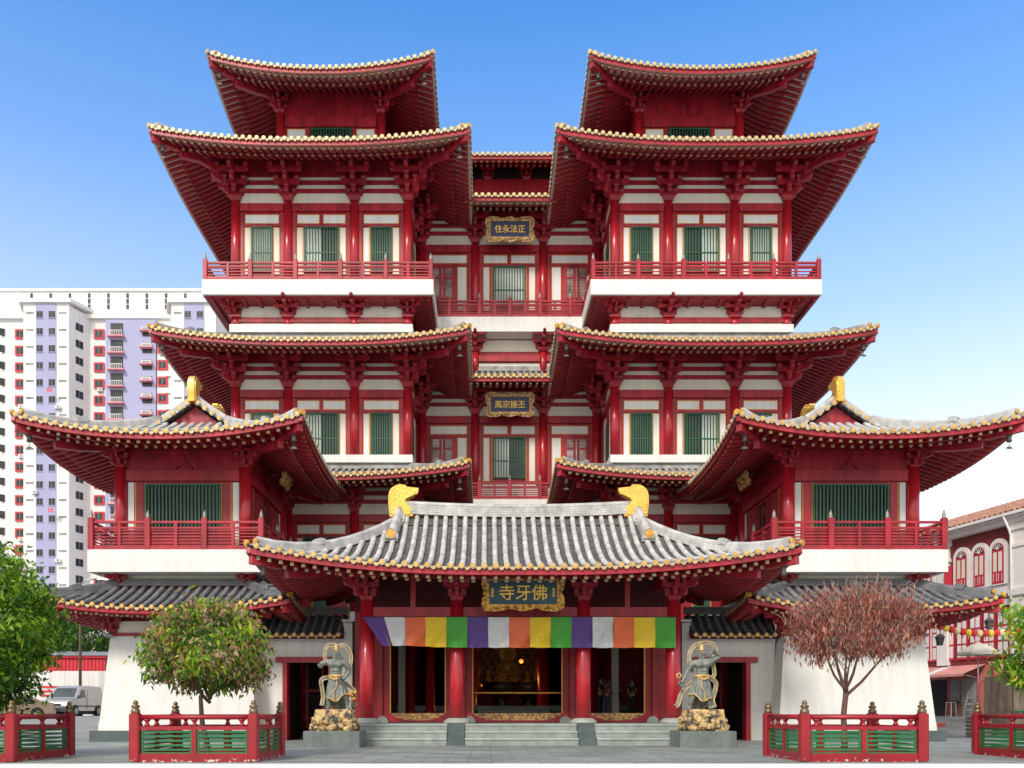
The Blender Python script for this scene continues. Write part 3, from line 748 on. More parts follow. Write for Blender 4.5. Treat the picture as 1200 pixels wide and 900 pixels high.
    rg.tube([(0, -1.75, 15.55), (0, 1.75, 15.55)], .13, 8); rg.build('ridge', 'tile', r)
    ridge_ornament(t, (cx, cy - 1.75, 15.1), math.pi / 2, .95); ridge_ornament(t, (cx, cy + 1.75, 15.1), -math.pi / 2, .95)
    pav[sx] = t
for sx in (-1, 1): pavilion(sx)
signboard('small tilted gold signboard under the eaves of the corner pavilion before the tower block', (-10.55, 39.6, 11.95), 1.5, .7, '院華', 'blue', 'carved2', .22, math.pi / 2, R(18), nx=3)
signboard('small tilted gold signboard under the eaves of the corner pavilion near the shophouses', (10.55, 39.6, 11.95), 1.5, .7, '院華', 'blue', 'carved2', .22, -math.pi / 2, R(18), nx=3)

# ------------------------------------------------------------------ entrance porch
porch = thing('entrance_porch', 'low wide entrance porch with pale grey tiled roof, red columns and golden ridge ends', 'porch', (0, 33.5, 0)); WORLD.add(porch.name)
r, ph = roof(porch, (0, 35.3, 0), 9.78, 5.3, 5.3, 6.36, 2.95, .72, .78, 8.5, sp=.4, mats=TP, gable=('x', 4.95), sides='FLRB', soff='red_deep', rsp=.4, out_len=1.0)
gable_end(r, None, 'x', -1, 5.3, 4.83, 5.3, 4.95, ph, TP); gable_end(r, None, 'x', 1, 5.3, 4.83, 5.3, 4.95, ph, TP)
rg = MB()
for k in range(4): rg.ribbon([(4.85 * q / 6, 0, 9.33 + .095 * k + .16 * (q / 6) ** 2) for q in range(-6, 7)], .34 - .03 * k, .085)
rg.tube([(4.85 * q / 6, 0, 9.72 + .16 * (q / 6) ** 2) for q in range(-6, 7)], .13, 8)
for sx in (-1, 1):
    for sy in (-1, 1):
        pth = [(sx * (4.92 + .03 * i), sy * (.12 + .3 * i), ph(5.2 - .3 * i, 99) + .2) for i in range(6)]
        rg.ribbon(pth, .34, .3); rg.tube([(p[0], p[1], p[2] + .2) for p in pth], .15, 10)
        e = pth[-1]; rg.box(e[0] - .26, e[0] + .26, e[1] - .14, e[1] + .14, e[2] - .2, e[2] + .1); rg.lathe([(.3, 0), (.28, .1), (.2, .2)], 10, (e[0], e[1], e[2] - .12))
rg.build('ridge', 'tile', r)
dd = MB()
for sx in (-1, 1): dd.disc((sx * 5.07, -1.86, ph(3.7, 99) + .27), (0, -1, 0), .17, .1, 14); dd.disc((sx * 5.07, -1.92, ph(3.7, 99) + .27), (0, -1, 0), .1, .03, 10)
dd.build('ridge_end', 'tileend', r)
for sx in (-1, 1): ridge_ornament(porch, (sx * 4.8, 35.3, 9.32), 0 if sx < 0 else math.pi, 1.02)
for x in (-6.01, -2.48, 2.48, 6.01):
    b = MB(); b.lathe([(.295, .92), (.295, 2.5), (.285, 5.6)], 24); c = b.build('column', 'red_col', porch, (x, 33.5, 0))
    b = MB(); b.lathe([(.52, .8), (.54, .86), (.46, .95), (.33, 1.02)], 24); b.build('column_base', 'stonelight', c)
    bracket(porch, (x, 33.48, 5.55), 0, .72, 3, -1 if x < -5 else 1 if x > 5 else 0)
bm = MB(); bm.box(-5.75, 5.75, 33.38, 33.64, 4.92, 5.36); bm.box(-8.0, 8.0, 32.36, 32.6, 6.55, 6.78); bm.box(-6.9, 6.9, 33.4, 33.6, 6.62, 6.9)
for x in (-4.2, 0, 4.2): bm.box(x - .1, x + .1, 33.42, 33.6, 5.36, 6.62)
for sx in (-1, 1):
    q = sorted((sx * 6.12, sx * 5.88)); bm.box(q[0], q[1], 33.8, 38.0, 4.92, 5.36); bm.box(q[0], q[1], 33.8, 38, 6.4, 6.9)
bm.build('beam', 'red', porch)
# podium and steps
b = MB(); b.bevbox(-6.95, 6.95, 33.0, 37.2, 0, .8, .02); b.build('podium', 'stone', porch)
for k, (y, z) in enumerate(((32.0, .27), (32.38, .53), (32.72, .796))):
    for (x0, x1) in ((-6.75, -2.82), (-2.14, 2.14), (2.82, 6.75)):
        b = MB(); b.bevbox(x0, x1, y, 33.02, z - .265 if k else 0, z, .02); b.build('step', 'stone', porch)
        b = MB(); b.bevbox(x0 - .0, x1 + .0, y - .03, y + .34, z - .06, z + .006, .015); b.build('step_nosing', 'stonelight', porch)
for x in (-2.48, 2.48):
    b = MB(); b.prism([(31.92, 0), (31.92, .06), (32.95, .84), (33.05, .84), (33.05, 0)], (x - .32, 0, 0), (0, 1, 0), (0, 0, 1), (.64, 0, 0)); b.build('stair_ramp', 'plinth', porch)
# doorway wall with three openings
wy = 36.5
b = MB()
for (x0, x1) in ((-6.95, -5.72), (-2.78, -2.2), (2.2, 2.78), (5.72, 6.95)): b.box(x0, x1, wy, wy + .25, .8, 5.0)
b.box(-6.95, 6.95, wy, wy + .25, 5.0, 5.5)
uw = MB(); uw.box(-6.95, 6.95, wy + .002, wy + .25, 5.501, 8.2); uw.build('upper_shade_panel', 'dark_panel', porch)  # flat dark sheet across an open gap, painted as eave shade
for (x0, x1) in ((-5.72, -2.78), (-2.2, 2.2), (2.78, 5.72)):
    b.box(x0, x0 + .3, wy - .08, wy + .2, .8, 5.0); b.box(x1 - .3, x1, wy - .08, wy + .2, .8, 5.0)
for x in (-5.86, -2.64, -2.34, 2.34, 2.64, 5.86): b.box(x - .12, x + .12, wy - .2, wy, .9, 5.0)
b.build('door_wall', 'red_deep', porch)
tr = MB()
for (x0, x1) in ((-5.42, -3.08), (-1.9, 1.9), (3.08, 5.42)):
    tr.box(x0 - .03, x0 + .02, wy - .095, wy - .02, 1.2, 4.9); tr.box(x1 - .02, x1 + .03, wy - .095, wy - .02, 1.2, 4.9)
tr.build('door_edging', 'trim', porch)
for (x0, x1) in ((-5.7, -2.8), (-2.18, 2.18), (2.8, 5.7)):
    b = MB(); w_ = (x1 - x0); 
    b.box(x0, x1, wy - .16, wy - .08, .82, .9)
    for (e0, sg) in ((x0, 1), (x1, -1)): b.prism([(0, .9), (.9 * sg, .9), (.72 * sg, 1.0), (.56 * sg, 1.0), (.46 * sg, 1.1), (.34 * sg, 1.1), (.28 * sg, 1.2), (0, 1.2)], (e0, wy - .16, 0), (1, 0, 0), (0, 0, 1), (0, .08, 0))
    th = b.build('threshold', 'red', porch)
    b = MB(); b.box(x0 + .3, x1 - .3, wy - .1, wy - .02, .86, 1.2); b.build('threshold_plate', 'carved2', th)
b = MB()
for sx in (-1, 1):
    for x in (-5.62, -3.2, -1.86, 1.86, 3.2, 5.62):
        pass
for x in (-5.72, -2.02, 2.02, 5.72): b.prism([(-.26, 0), (.26, 0), (.2, .18), (.06, .28), (-.06, .28), (-.2, .18)], (x, wy - .42, .8), (1, 0, 0), (0, 0, 1), (0, .22, 0))
b.build('door_stone', 'stone', porch)
# the room behind the doors
b = MB(); b.box(-6.89, 6.89, 36.76, 41.8, .2, 1.1); b.box(-6.89, 6.89, 41.8, 57.7, .2, 1.3); b.build('hall_floor', 'plinth', porch)
b = MB()
for k in range(3): b.bevbox(-1.75 - .0, 1.75, 41.0 + .3 * k, 42.2, 1.1 + .14 * k, 1.24 + .14 * k, .02)
b.box(-5.8, 5.8, 42.21, 50, 1.301, 1.55); b.build('step', 'stone', porch)
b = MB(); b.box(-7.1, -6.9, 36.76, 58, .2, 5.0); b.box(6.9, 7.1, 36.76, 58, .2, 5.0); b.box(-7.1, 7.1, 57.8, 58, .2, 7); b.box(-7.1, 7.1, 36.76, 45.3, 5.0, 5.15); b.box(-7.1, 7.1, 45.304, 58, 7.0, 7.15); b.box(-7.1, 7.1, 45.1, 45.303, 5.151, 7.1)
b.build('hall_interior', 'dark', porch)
for (x, y, rr_) in ((-3.95, 40.0, .22), (-5.0, 41.5, .2), (3.95, 41.5, .22), (1.55, 43.2, .3), (-2.05, 43.2, .3), (2.9, 39.6, .24)):
    b = MB(); b.lathe([(rr_ * 1.5, 1.1), (rr_ * 1.4, 1.3), (rr_, 1.4), (rr_, 4.99)], 16); b.build('inner_column', 'red_col', porch, (x, y, 0))
b = MB()
for (x, y) in ((-5.35, 40.6), (4.75, 40.2)): b = MB(); b.box(x - .16, x + .16, y, y + .3, 1.1, 4.99); b.build('inner_pillar', 'cream', porch)
b = MB(); b.tube([(-1.9, 36.55, 2.07), (1.9, 36.55, 2.07)], .04, 8); b.build('barrier_pole', 'trim', porch)

b = MB(); [b.box(min(q * 7.15, q * 8.2), max(q * 7.15, q * 8.2), 43.0, 43.2, 0, 6.3) for q in (-1, 1)]; b.build('plaster_wall', 'white', hall)
# white gate walls at both sides of the porch
for sx in (-1, 1):
    g = thing('gate_wall', 'white gate wall with tiled coping and red doorway, ' + ('left of the porch behind the statue with the lowered arms' if sx < 0 else 'right of the porch behind the statue with one raised arm'), 'gate wall', (sx * 9.2, 37.5, 0)); WORLD.add(g.name)
    X = lambda a, b_: tuple(sorted((sx * a, sx * b_)))
    b = MB(); b.box(*X(10.25, 11.35), 37.5, 38.2, 0, 4.3); b.box(*X(7.55, 8.05), 37.5, 38.2, 0, 4.3); b.box(*X(8.05, 10.25), 37.5, 38.2, 3.45, 4.3)
    b.box(*X(7.5, 11.35), 37.42, 38.2, 4.301, 4.5); b.box(*X(7.53, 11.35), 37.46, 37.499, 4.12, 4.2)
    b.build('wall', 'white', g)
    b = MB(); b.box(*X(6.9, 7.52), 37.2, 38.3, 0, 5.0); b.box(*X(6.86, 7.56), 37.15, 38.3, 5.0, 5.12); b.box(*X(6.82, 7.6), 37.1, 38.3, 5.16, 5.28); b.build('pier', 'white', g)
    b = MB(); b.box(*X(7.75, 10.55), 37.3, 37.52, 3.42, 3.66); b.box(*X(10.05, 10.25), 37.35, 37.9, 0, 3.42); b.box(*X(8.05, 8.25), 37.35, 37.9, 0, 3.42); b.build('door_frame', 'red', g)
    b = MB(); b.box(*X(8.25, 10.05), 41.0, 41.1, 0, 3.6); b.box(*X(8.0, 8.05), 38.21, 41, 0, 3.6); b.box(*X(10.25, 10.3), 38.21, 41, 0, 3.6); b.box(*X(8.0, 10.3), 38.21, 41, 3.6, 3.7); b.build('passage', 'dark', g)
    b = MB()
    for q in (8.4, 9.15, 9.9): b.box(*X(q - .07, q + .07), 40.8, 40.99, .5, 3.5)
    b.box(*X(8.25, 10.05), 40.75, 40.99, 2.2, 2.34); b.box(*X(8.25, 10.05), 40.75, 40.99, .9, 1.0); b.build('inner_door', 'red_deep', g)
    b = MB(); b.box(*X(8.5, 9.05), 40.7, 40.74, 1.05, 1.7); b.build('notice_board', 'cream', g)
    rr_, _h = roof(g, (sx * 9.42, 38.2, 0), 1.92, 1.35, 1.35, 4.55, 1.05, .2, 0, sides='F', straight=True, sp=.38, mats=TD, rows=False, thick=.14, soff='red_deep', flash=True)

# ------------------------------------------------------------------ flag bunting
bt = thing('flag_bunting', 'row of purple, white, orange, yellow and green flags hung across the porch columns', 'bunting', (0, 33.05, 4.92))
FC = [('purple', (.10, .035, .27)), ('white', (.78, .78, .80)), ('orange', (.92, .17, .05)), ('yellow', (.98, .64, .006)), ('green', (.06, .42, .03))]
for n_, c_ in FC:
    m = mat(n_ + '_brocade', c_, .5, 0, .06, 2.0); nt = m.node_tree; b_ = nt.nodes['Principled BSDF']
    v = nt.nodes.new('ShaderNodeTexVoronoi'); v.inputs['Scale'].default_value = 5.2; v.inputs['Randomness'].default_value = .35; g_ = nt.nodes.new('ShaderNodeNewGeometry')
    nt.links.new(g_.outputs['Position'], v.inputs['Vector'])
    w_ = nt.nodes.new('ShaderNodeTexWave'); w_.inputs['Scale'].default_value = 9; w_.wave_type = 'RINGS'
    rr_ = nt.nodes.new('ShaderNodeMapRange'); rr_.inputs[1].default_value = .12; rr_.inputs[2].default_value = .3; rr_.inputs[3].default_value = 1; rr_.inputs[4].default_value = .74
    nt.links.new(v.outputs['Distance'], rr_.inputs[0])
    src = b_.inputs['Base Color'].links[0].from_socket
    mx = nt.nodes.new('ShaderNodeMix'); mx.data_type = 'RGBA'; mx.blend_type = 'MULTIPLY'; mx.inputs[0].default_value = .8
    nt.links.new(src, mx.inputs[6]); nt.links.new(rr_.outputs[0], mx.inputs[7]); nt.links.new(mx.outputs[2], b_.inputs['Base Color'])
    M['f_' + n_] = m
fw = 12.1 / 15
for i in range(15):
    b = MB(); rows = []
    for j in range(13):
        v = j / 12; row = []
        for k in range(11):
            u = k / 10; s = (i + u) * fw - 6.1
            sw = max(0, 1 - (i + u) / 2.2) ** 1.3
            x = s + sw * .75 * v * (1 - .25 * u); z = -v * (1.17 - sw * .05 - .08 * max(0, 1 - abs(i + u - 2.0) / 2.5)) - .015 * math.sin(u * math.pi) * v
            y = .05 * math.sin(3.1 * s + 2.2 * v + i * i) * (.3 + v) + .022 * math.sin(11 * s + 6 * v * (1 if i % 2 else -1)) * v + .035 * math.sin(5 * v + i * 2.3 + u * 6) * v + .02 * math.sin(9 * (u - .5) * v + 3 * v + i) - .06
            row.append((x, y, z))
        rows.append(row)
    b.grid(rows); o = b.build('flag_panel', 'f_' + FC[i % 5][0], bt)
b = MB(); b.tube([(-6.2, -.04, .01), (6.05, -.04, .01)], .018, 6); b.build('cord', 'black', bt)

# ------------------------------------------------------------------ wind bells
def bell_proto():
    t = thing('wind_bell', None, 'wind bell', (0, 0, 0))
    b = MB(); b.tube([(0, 0, 0), (0, 0, -.22)], .015, 5); b.build('chain', 'bell', t)
    b = MB(); b.lathe([(.02, 0), (.06, -.02), (.085, -.08), (.09, -.30), (.105, -.40), (.085, -.40), (.07, -.3)], 12, (0, 0, -.2)); b.build('bell', 'bell', t)
    b = MB(); b.tube([(0, 0, -.5), (0, 0, -.78)], .012, 5); b.prism([(-.15, 0), (-.1, .08), (0, .12), (.1, .08), (.15, 0), (.07, .03), (.04, -.02), (0, .03), (-.04, -.02), (-.07, .03)], (0, -.01, -.9), (1, 0, 0), (0, 0, 1), (0, .02, 0)); b.build('clapper', 'bell', t)
    return t
bp = bell_proto(); first = True
bells = []
def hang(x, y, z, label):
    global first
    o = bp if first else dup(bp); first = False
    o.location = (x, y, z); o['label'] = label; bells.append(o)
nm = {-1: 'the left tower', 1: 'the right tower'}
for sx in (-1, 1):
    cx = sx * 9.98
    for (ox, y, z, lv) in ((5.9, 44.5, 35.2, 'topmost'), (7.85, 41.7, 29.5, 'second from top'), (7.85, 41.7, 19.7, 'third from top'), (7.85, 41.7, 13.1, 'lowest')):
        for s in (-1, 1):
            if lv == 'lowest' and s == sx: continue
            hang(cx + s * (ox - .5), y + .5, z + .02, 'wind bell on the %s corner of the %s eave of %s' % ('inner' if s == -sx else 'outer', lv, nm[sx]))
    cx = sx * 14.46; pn = 'the corner pavilion near the ' + ('tower block' if sx < 0 else 'shophouses')
    for (x, y, w) in ((-1, 34.0, 'front'), (1, 34.0, 'front'), (-sx, 46.4, 'rear')):
        inner = 'inner' if x == -sx else 'outer'
        hang(cx + x * 5.35, y + (.5 if w == 'front' else -.5), 12.78, 'wind bell on the %s %s roof corner of %s' % (w, inner, pn))
    hang(sx * 9.3, 30.5, 6.72, 'weathered wind bell hanging from the porch roof corner near ' + ('the green tree' if sx < 0 else 'the dead brown tree'))
for b in bells: b['group'] = 'wind bells under the roof corners'

# ------------------------------------------------------------------ tree guards with red posts and green slats
def make_guard(label, loc, hx=1.5, hy=1.4):
    t = thing('tree_guard', label, 'tree guard', loc, 0, 'red tree guards on the plaza')
    for (x, y) in ((-hx, -hy), (hx, -hy), (hx, hy), (-hx, hy)):
        b = MB(); b.bevbox(x - .13, x + .13, y - .13, y + .13, .02, 1.24, .035); b.lathe([(.155, .0), (.15, .2)], 4, (x, y, 0)) if False else None
        p = b.build('post', 'guardred', t)
        b = MB(); b.lathe([(.10, 0), (.115, .04), (.105, .1), (.06, .13), (.10, .15), (.105, .2), (.05, .23), (.065, .25), (.06, .31), (.015, .34)], 14, (x, y, 1.23)); b.build('finial', 'bronze', p)
    def sidepart(p, q):
        p = Vector((*p, 0)); q = Vector((*q, 0)); u = (q - p).normalized(); l = (q - p).length; a = p + u * .13; e = q - u * .13
        up = Vector((0, 0, 1))
        b = MB(); b.tube([a + up * 1.14, e + up * 1.14], .062, 12); b.build('handrail', 'guardred', t)
        b = MB(); b.bar(a + up * .86, e + up * .86, .11, .1); b.bar(a + up * .11, e + up * .11, .14, .22); m = (a + e) / 2
        b.bar(m + up * .22, m + up * .81, .12, .12, 0, u)
        for f in (.06, .5, .94):
            c = a.lerp(e, f); b.lathe([(.075, .91), (.07, .95), (.045, .98), (.05, 1.02), (.09, 1.06), (.095, 1.09)], 10, (c.x, c.y, 0))
        b.build('lower_rail', 'guardred', t)
        b = MB()
        for (c0, c1) in ((a + u * .02, m - u * .06), (m + u * .06, e - u * .02)):
            for k in range(5): b.bar(c0 + up * (.31 + .115 * k), c1 + up * (.31 + .115 * k), .04, .045)
            for c in (c0 + u * .03, c1 - u * .03): b.bar(c + up * .225, c + up * .805, .045, .045, 0, u)
            b.bar(c0 + up * .235, c1 + up * .235, .05, .03)
        b.build('slat', 'greenbar', t)
    c = [(-hx, -hy), (hx, -hy), (hx, hy), (-hx, hy)]
    for i in range(4): sidepart(c[i], c[(i + 1) % 4])
    return t
# red paint flaking white near the ground
m = mat('flaking_red_paint', (.32, .010, .019), .42, 0, .1, 1.5, streak=.1); nt = m.node_tree; b_ = nt.nodes['Principled BSDF']; N = nt.nodes; L = nt.links
g_ = N.new('ShaderNodeNewGeometry'); sp_ = N.new('ShaderNodeSeparateXYZ'); L.new(g_.outputs['Position'], sp_.inputs[0])
n_ = N.new('ShaderNodeTexNoise'); n_.inputs['Scale'].default_value = 7; n_.inputs['Detail'].default_value = 8; n_.inputs['Roughness'].default_value = .7; L.new(g_.outputs['Position'], n_.inputs['Vector'])
mr = N.new('ShaderNodeMapRange'); mr.inputs[1].default_value = .05; mr.inputs[2].default_value = .3; mr.inputs[3].default_value = .04; mr.inputs[4].default_value = -.3; L.new(sp_.outputs[2], mr.inputs[0])
ad = N.new('ShaderNodeMath'); L.new(n_.outputs['Fac'], ad.inputs[0]); L.new(mr.outputs[0], ad.inputs[1])
cr_ = N.new('ShaderNodeValToRGB'); cr_.color_ramp.elements[0].position = .60; cr_.color_ramp.elements[1].position = .62; L.new(ad.outputs[0], cr_.inputs[0])
mx = N.new('ShaderNodeMix'); mx.data_type = 'RGBA'; L.new(cr_.outputs[0], mx.inputs[0]); L.new(b_.inputs['Base Color'].links[0].from_socket, mx.inputs[6]); mx.inputs[7].default_value = (.7, .62, .6, 1); L.new(mx.outputs[2], b_.inputs['Base Color'])
M['guardred'] = m
GX = 1.36
make_guard('red tree guard with green slats around the half green, half rusty tree', (-7.4 - GX, 23.1, 0))
make_guard('red tree guard with green slats around the dead brown tree', (9.65 - GX, 23.2, 0))
make_guard('red tree guard around the big bright green tree, cut by the picture edge', (-13.55 - GX, 23.2, 0), 1.5, 1.5)
make_guard('red tree guard below the yellow green leaves, cut by the picture edge', (16.25 - GX, 23.8, 0), 1.55, 1.7)

# ------------------------------------------------------------------ trees
M['lf1'] = leafmat('bright_leaf', (.25, .42, .025)); M['lf2'] = leafmat('mid_leaf', (.085, .21, .018)); M['lf3'] = leafmat('deep_leaf', (.035, .095, .012))
M['lf4'] = leafmat('yellow_green_leaf', (.40, .46, .04)); M['lf5'] = leafmat('russet_leaf', (.38, .20, .12)); M['lf6'] = leafmat('dead_leaf', (.32, .085, .06)); M['lf7'] = leafmat('dead_pale_leaf', (.46, .22, .16)); M['lf8'] = leafmat('dead_dark_leaf', (.16, .045, .04))
M['lf9'] = leafmat('straw_leaf', (.42, .30, .20))
def branches(mb, p, d, r, l, depth, rg, tips, spread=.6, up=.15, n=5):
    pts = [Vector(p)]; rad = [r]; q = Vector(p); d = Vector(d).normalized()
    for i in range(n):
        d = (d + Vector((rg.uniform(-.16, .16), rg.uniform(-.16, .16), up * .2))).normalized(); q = q + d * l / n; pts.append(q.copy()); rad.append(r * (1 - .42 * (i + 1) / n))
        if depth > 0 and i >= 2 and i < n - 1 and rg.random() < .55:
            a = rg.uniform(0, 6.28); sd = (d + Vector((math.cos(a), math.sin(a), .1)) * spread * 1.1).normalized()
            branches(mb, q, sd, rad[-1] * .55, l * .6, depth - 1, rg, tips, spread, up, n)
    mb.tube(pts, rad, 6 if r < .03 else 9)
    if depth == 0: tips.append((q, d)); tips.append((pts[len(pts) // 2 + 1], d)); return
    k = 3 if depth > 1 else 3
    for i in range(k):
        a = 6.28 * i / k + rg.uniform(-.5, .5)
        sd = (d + Vector((math.cos(a), math.sin(a), rg.uniform(-.1, .3))) * spread).normalized()
        branches(mb, q, sd, rad[-1] * .72, l * rg.uniform(.6, .8), depth - 1, rg, tips, spread, up, n)
def leaf(mb, p, d, ln, wd, mi, rg):
    a = d.cross(Vector((rg.uniform(-1, 1), rg.uniform(-1, 1), rg.uniform(-1, 1))))
    if a.length < 1e-3: return
    a = a.normalized() * wd / 2; m_ = p + d * ln * .5; e = p + d * ln - Vector((0, 0, ln * .15)); nn = a.cross(d).normalized() * ln * .06
    mb.add([p, m_ + a + nn, e, m_ - a + nn], [(0, 1, 2, 3)], mi, False)
def crown_points(rg, c, rad, n, bias=.6):          # uneven clumps through the crown's volume
    out = []
    for _ in range(n):
        while True:
            v = Vector((rg.uniform(-1, 1), rg.uniform(-1, 1), rg.uniform(-1, 1)))
            if .05 < v.length < 1: break
        r_ = v.length ** (1 - bias); v.normalize()
        k = 1 + .34 * noise.noise(v * 1.7 + Vector(c)) + .20 * noise.noise(v * 4.1 + Vector(c))
        out.append(Vector((c[0] + v.x * r_ * k * rad[0], c[1] + v.y * r_ * k * rad[1], c[2] + v.z * r_ * k * rad[2])))
    return out
def tree(name, label, loc, trunk, c, rad, nclump, per, size, mats, wts, seed, csize=.42, bark='bark', droop=.2, group=None, depth=2, tr=.1, top_light=True, spread=.75, zmin=None):
    rg = random.Random(seed); t = thing(name, label, 'tree', loc, 0, group)
    mb = MB(); tips = []
    branches(mb, (0, 0, 0), (.02, .02, 1), tr, trunk, 0, rg, [], .5, .3, 6)
    top = Vector((.02 * trunk, .02 * trunk, trunk))
    for i in range(5):
        a = 6.28 * i / 5 + rg.uniform(-.4, .4); branches(mb, top - Vector((0, 0, .15 * trunk * rg.random())), (math.cos(a) * spread, math.sin(a) * spread, rg.uniform(.5, 1)), tr * .55, rad[0] * .75, depth - 1, rg, tips, .6, .2)
    tk = mb.build('trunk', bark, t)
    lm = MB()
    for p in crown_points(rg, c, rad, nclump):
        if zmin is not None and p.z < zmin: continue
        shade = rg.choices(range(len(mats)), wts)[0]; h_ = (p.z - c[2]) / rad[2]
        for _ in range(per):
            q = p + Vector((rg.gauss(0, csize * .5), rg.gauss(0, csize * .5), rg.gauss(0, csize * .36)))
            d = Vector((rg.uniform(-1, 1), rg.uniform(-1, 1), rg.uniform(-.9, .6) - droop)).normalized()
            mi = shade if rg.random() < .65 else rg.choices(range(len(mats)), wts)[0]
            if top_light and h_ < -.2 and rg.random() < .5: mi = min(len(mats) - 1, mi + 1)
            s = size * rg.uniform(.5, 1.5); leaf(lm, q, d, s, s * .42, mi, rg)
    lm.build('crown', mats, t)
    return t
tree('street_tree', 'round tree with half green, half rusty leaves inside its red guard', (-7.55 - GX + .05, 23.1, 0), 1.75, (-.05, 0, 3.0), (1.5, 1.45, 1.2), 300, 44, .15, ['lf1', 'lf2', 'lf4', 'lf5', 'lf9', 'lf3'], [4, 4, 3, 4.5, 2.2, 2.5], 4, .34, droop=.55, tr=.09, zmin=2.0)
tree('street_tree', 'big bright green tree at the picture edge beside the parked cars', (-14.3 - GX, 23.2, 0), 1.4, (-.05, 0, 3.5), (2.15, 2.2, 2.35), 560, 52, .17, ['lf4', 'lf1', 'lf2', 'lf3'], [.8, 5, 4, 2.6], 9, .46, droop=.25, tr=.13)
tree('street_tree', 'yellow green leafy tree at the picture edge before the market stall', (16.75 - GX, 24.2, 0), 1.6, (0, 0, 3.15), (1.75, 1.7, 1.6), 170, 34, .22, ['lf4', 'lf1', 'lf2'], [4, 4, 2], 21, .42, droop=.3, tr=.09)
# the dead tree: bare limbs, hanging brown leaves
M['twiggrey'] = mat('grey_dry_twig', (.34, .26, .22), .85, 0, .3, 6.0)
def dead_tree():
    rg = random.Random(5); t = thing('dead_tree', 'dead tree with brown withered leaves and bare dark limbs in its red guard', 'tree', (9.78 - GX, 23.3, 0))
    mb = MB(); tips = []; tw = MB()
    mb.tube([(0, 0, 0), (.03, 0, .6), (0, .02, 1.15), (.05, 0, 1.7), (.06, 0, 2.0)], [.095, .08, .075, .072, .066], 10)
    for (d, l, r_) in (((-.75, .1, .75), 1.1, .04), ((-.15, -.1, 1), 1.15, .052), ((.55, .3, .9), 1.2, .045), ((.85, -.2, .62), 1.25, .045), ((.1, .6, .8), 1.1, .04), ((-.2, -.7, .7), 1.0, .036)):
        branches(mb, (.05, 0, 1.7 + rg.uniform(0, .3)), d, r_, l * 1.1, 2, rg, tips, .85, .35)
    mb.build('trunk', 'barkdry', t)
    lm = MB(); pts = [p for p, d in tips]
    c = (.22, 0, 3.72); rad = (1.72, 1.6, 1.0)
    pts = crown_points(rg, c, rad, 560, .55)
    for p in pts:
        if p.z < 2.95 and abs(p.x - .2) < .8: continue
        n_ = rg.randint(10, 19) if p.z < 4.25 else rg.randint(4, 11)
        e = p + Vector((p.x * .16 + rg.uniform(-.12, .12), rg.uniform(-.15, .15), rg.uniform(.1, .38)))
        tw.tube([p, (p + e) / 2 + Vector((rg.uniform(-.04, .04), rg.uniform(-.04, .04), .03)), e], [.009, .007, .005], 4)
        if rg.random() < .4: e2 = p + Vector((rg.uniform(-.35, .35), rg.uniform(-.3, .3), rg.uniform(.0, .3))); tw.tube([p, e2], [.007, .003], 4)
        sh = rg.choices([0, 1, 2], [5, 3, 3])[0]
        for _ in range(n_):
            q = p + Vector((rg.gauss(0, .16), rg.gauss(0, .16), rg.gauss(-.02, .14)))
            d = Vector((rg.uniform(-.5, .5), rg.uniform(-.5, .5), -1)).normalized(); s = .15 * rg.uniform(.6, 1.25)
            leaf(lm, q, d, s, s * .3, sh if rg.random() < .6 else rg.choice([0, 1, 2]), rg)
    lm.build('crown', ['lf6', 'lf7', 'lf8'], t); tw.build('twig', 'twiggrey', t)
dead_tree()

# ------------------------------------------------------------------ skinned figures
def skin_mesh(pts, edges, name, mats, sub=2, root=0):
    me = bpy.data.meshes.new(name); me.from_pydata([p[0] for p in pts], edges, [])
    o = bpy.data.objects.new(name, me); COL.objects.link(o)
    o.modifiers.new('s', 'SKIN'); sv = me.skin_vertices[0].data
    for i, p in enumerate(pts): sv[i].radius = p[1] if isinstance(p[1], tuple) else (p[1], p[1]); sv[i].use_root = i == root
    q = o.modifiers.new('u', 'SUBSURF'); q.levels = sub; q.render_levels = sub
    dg = bpy.context.evaluated_depsgraph_get(); nm_ = bpy.data.meshes.new_from_object(o.evaluated_get(dg), depsgraph=dg)
    bpy.data.objects.remove(o); bpy.data.meshes.remove(me); nm_.name = name; nm_.materials.clear()
    for m_ in mats: nm_.materials.append(M[m_])
    nm_.polygons.foreach_set('use_smooth', [True] * len(nm_.polygons))
    return nm_
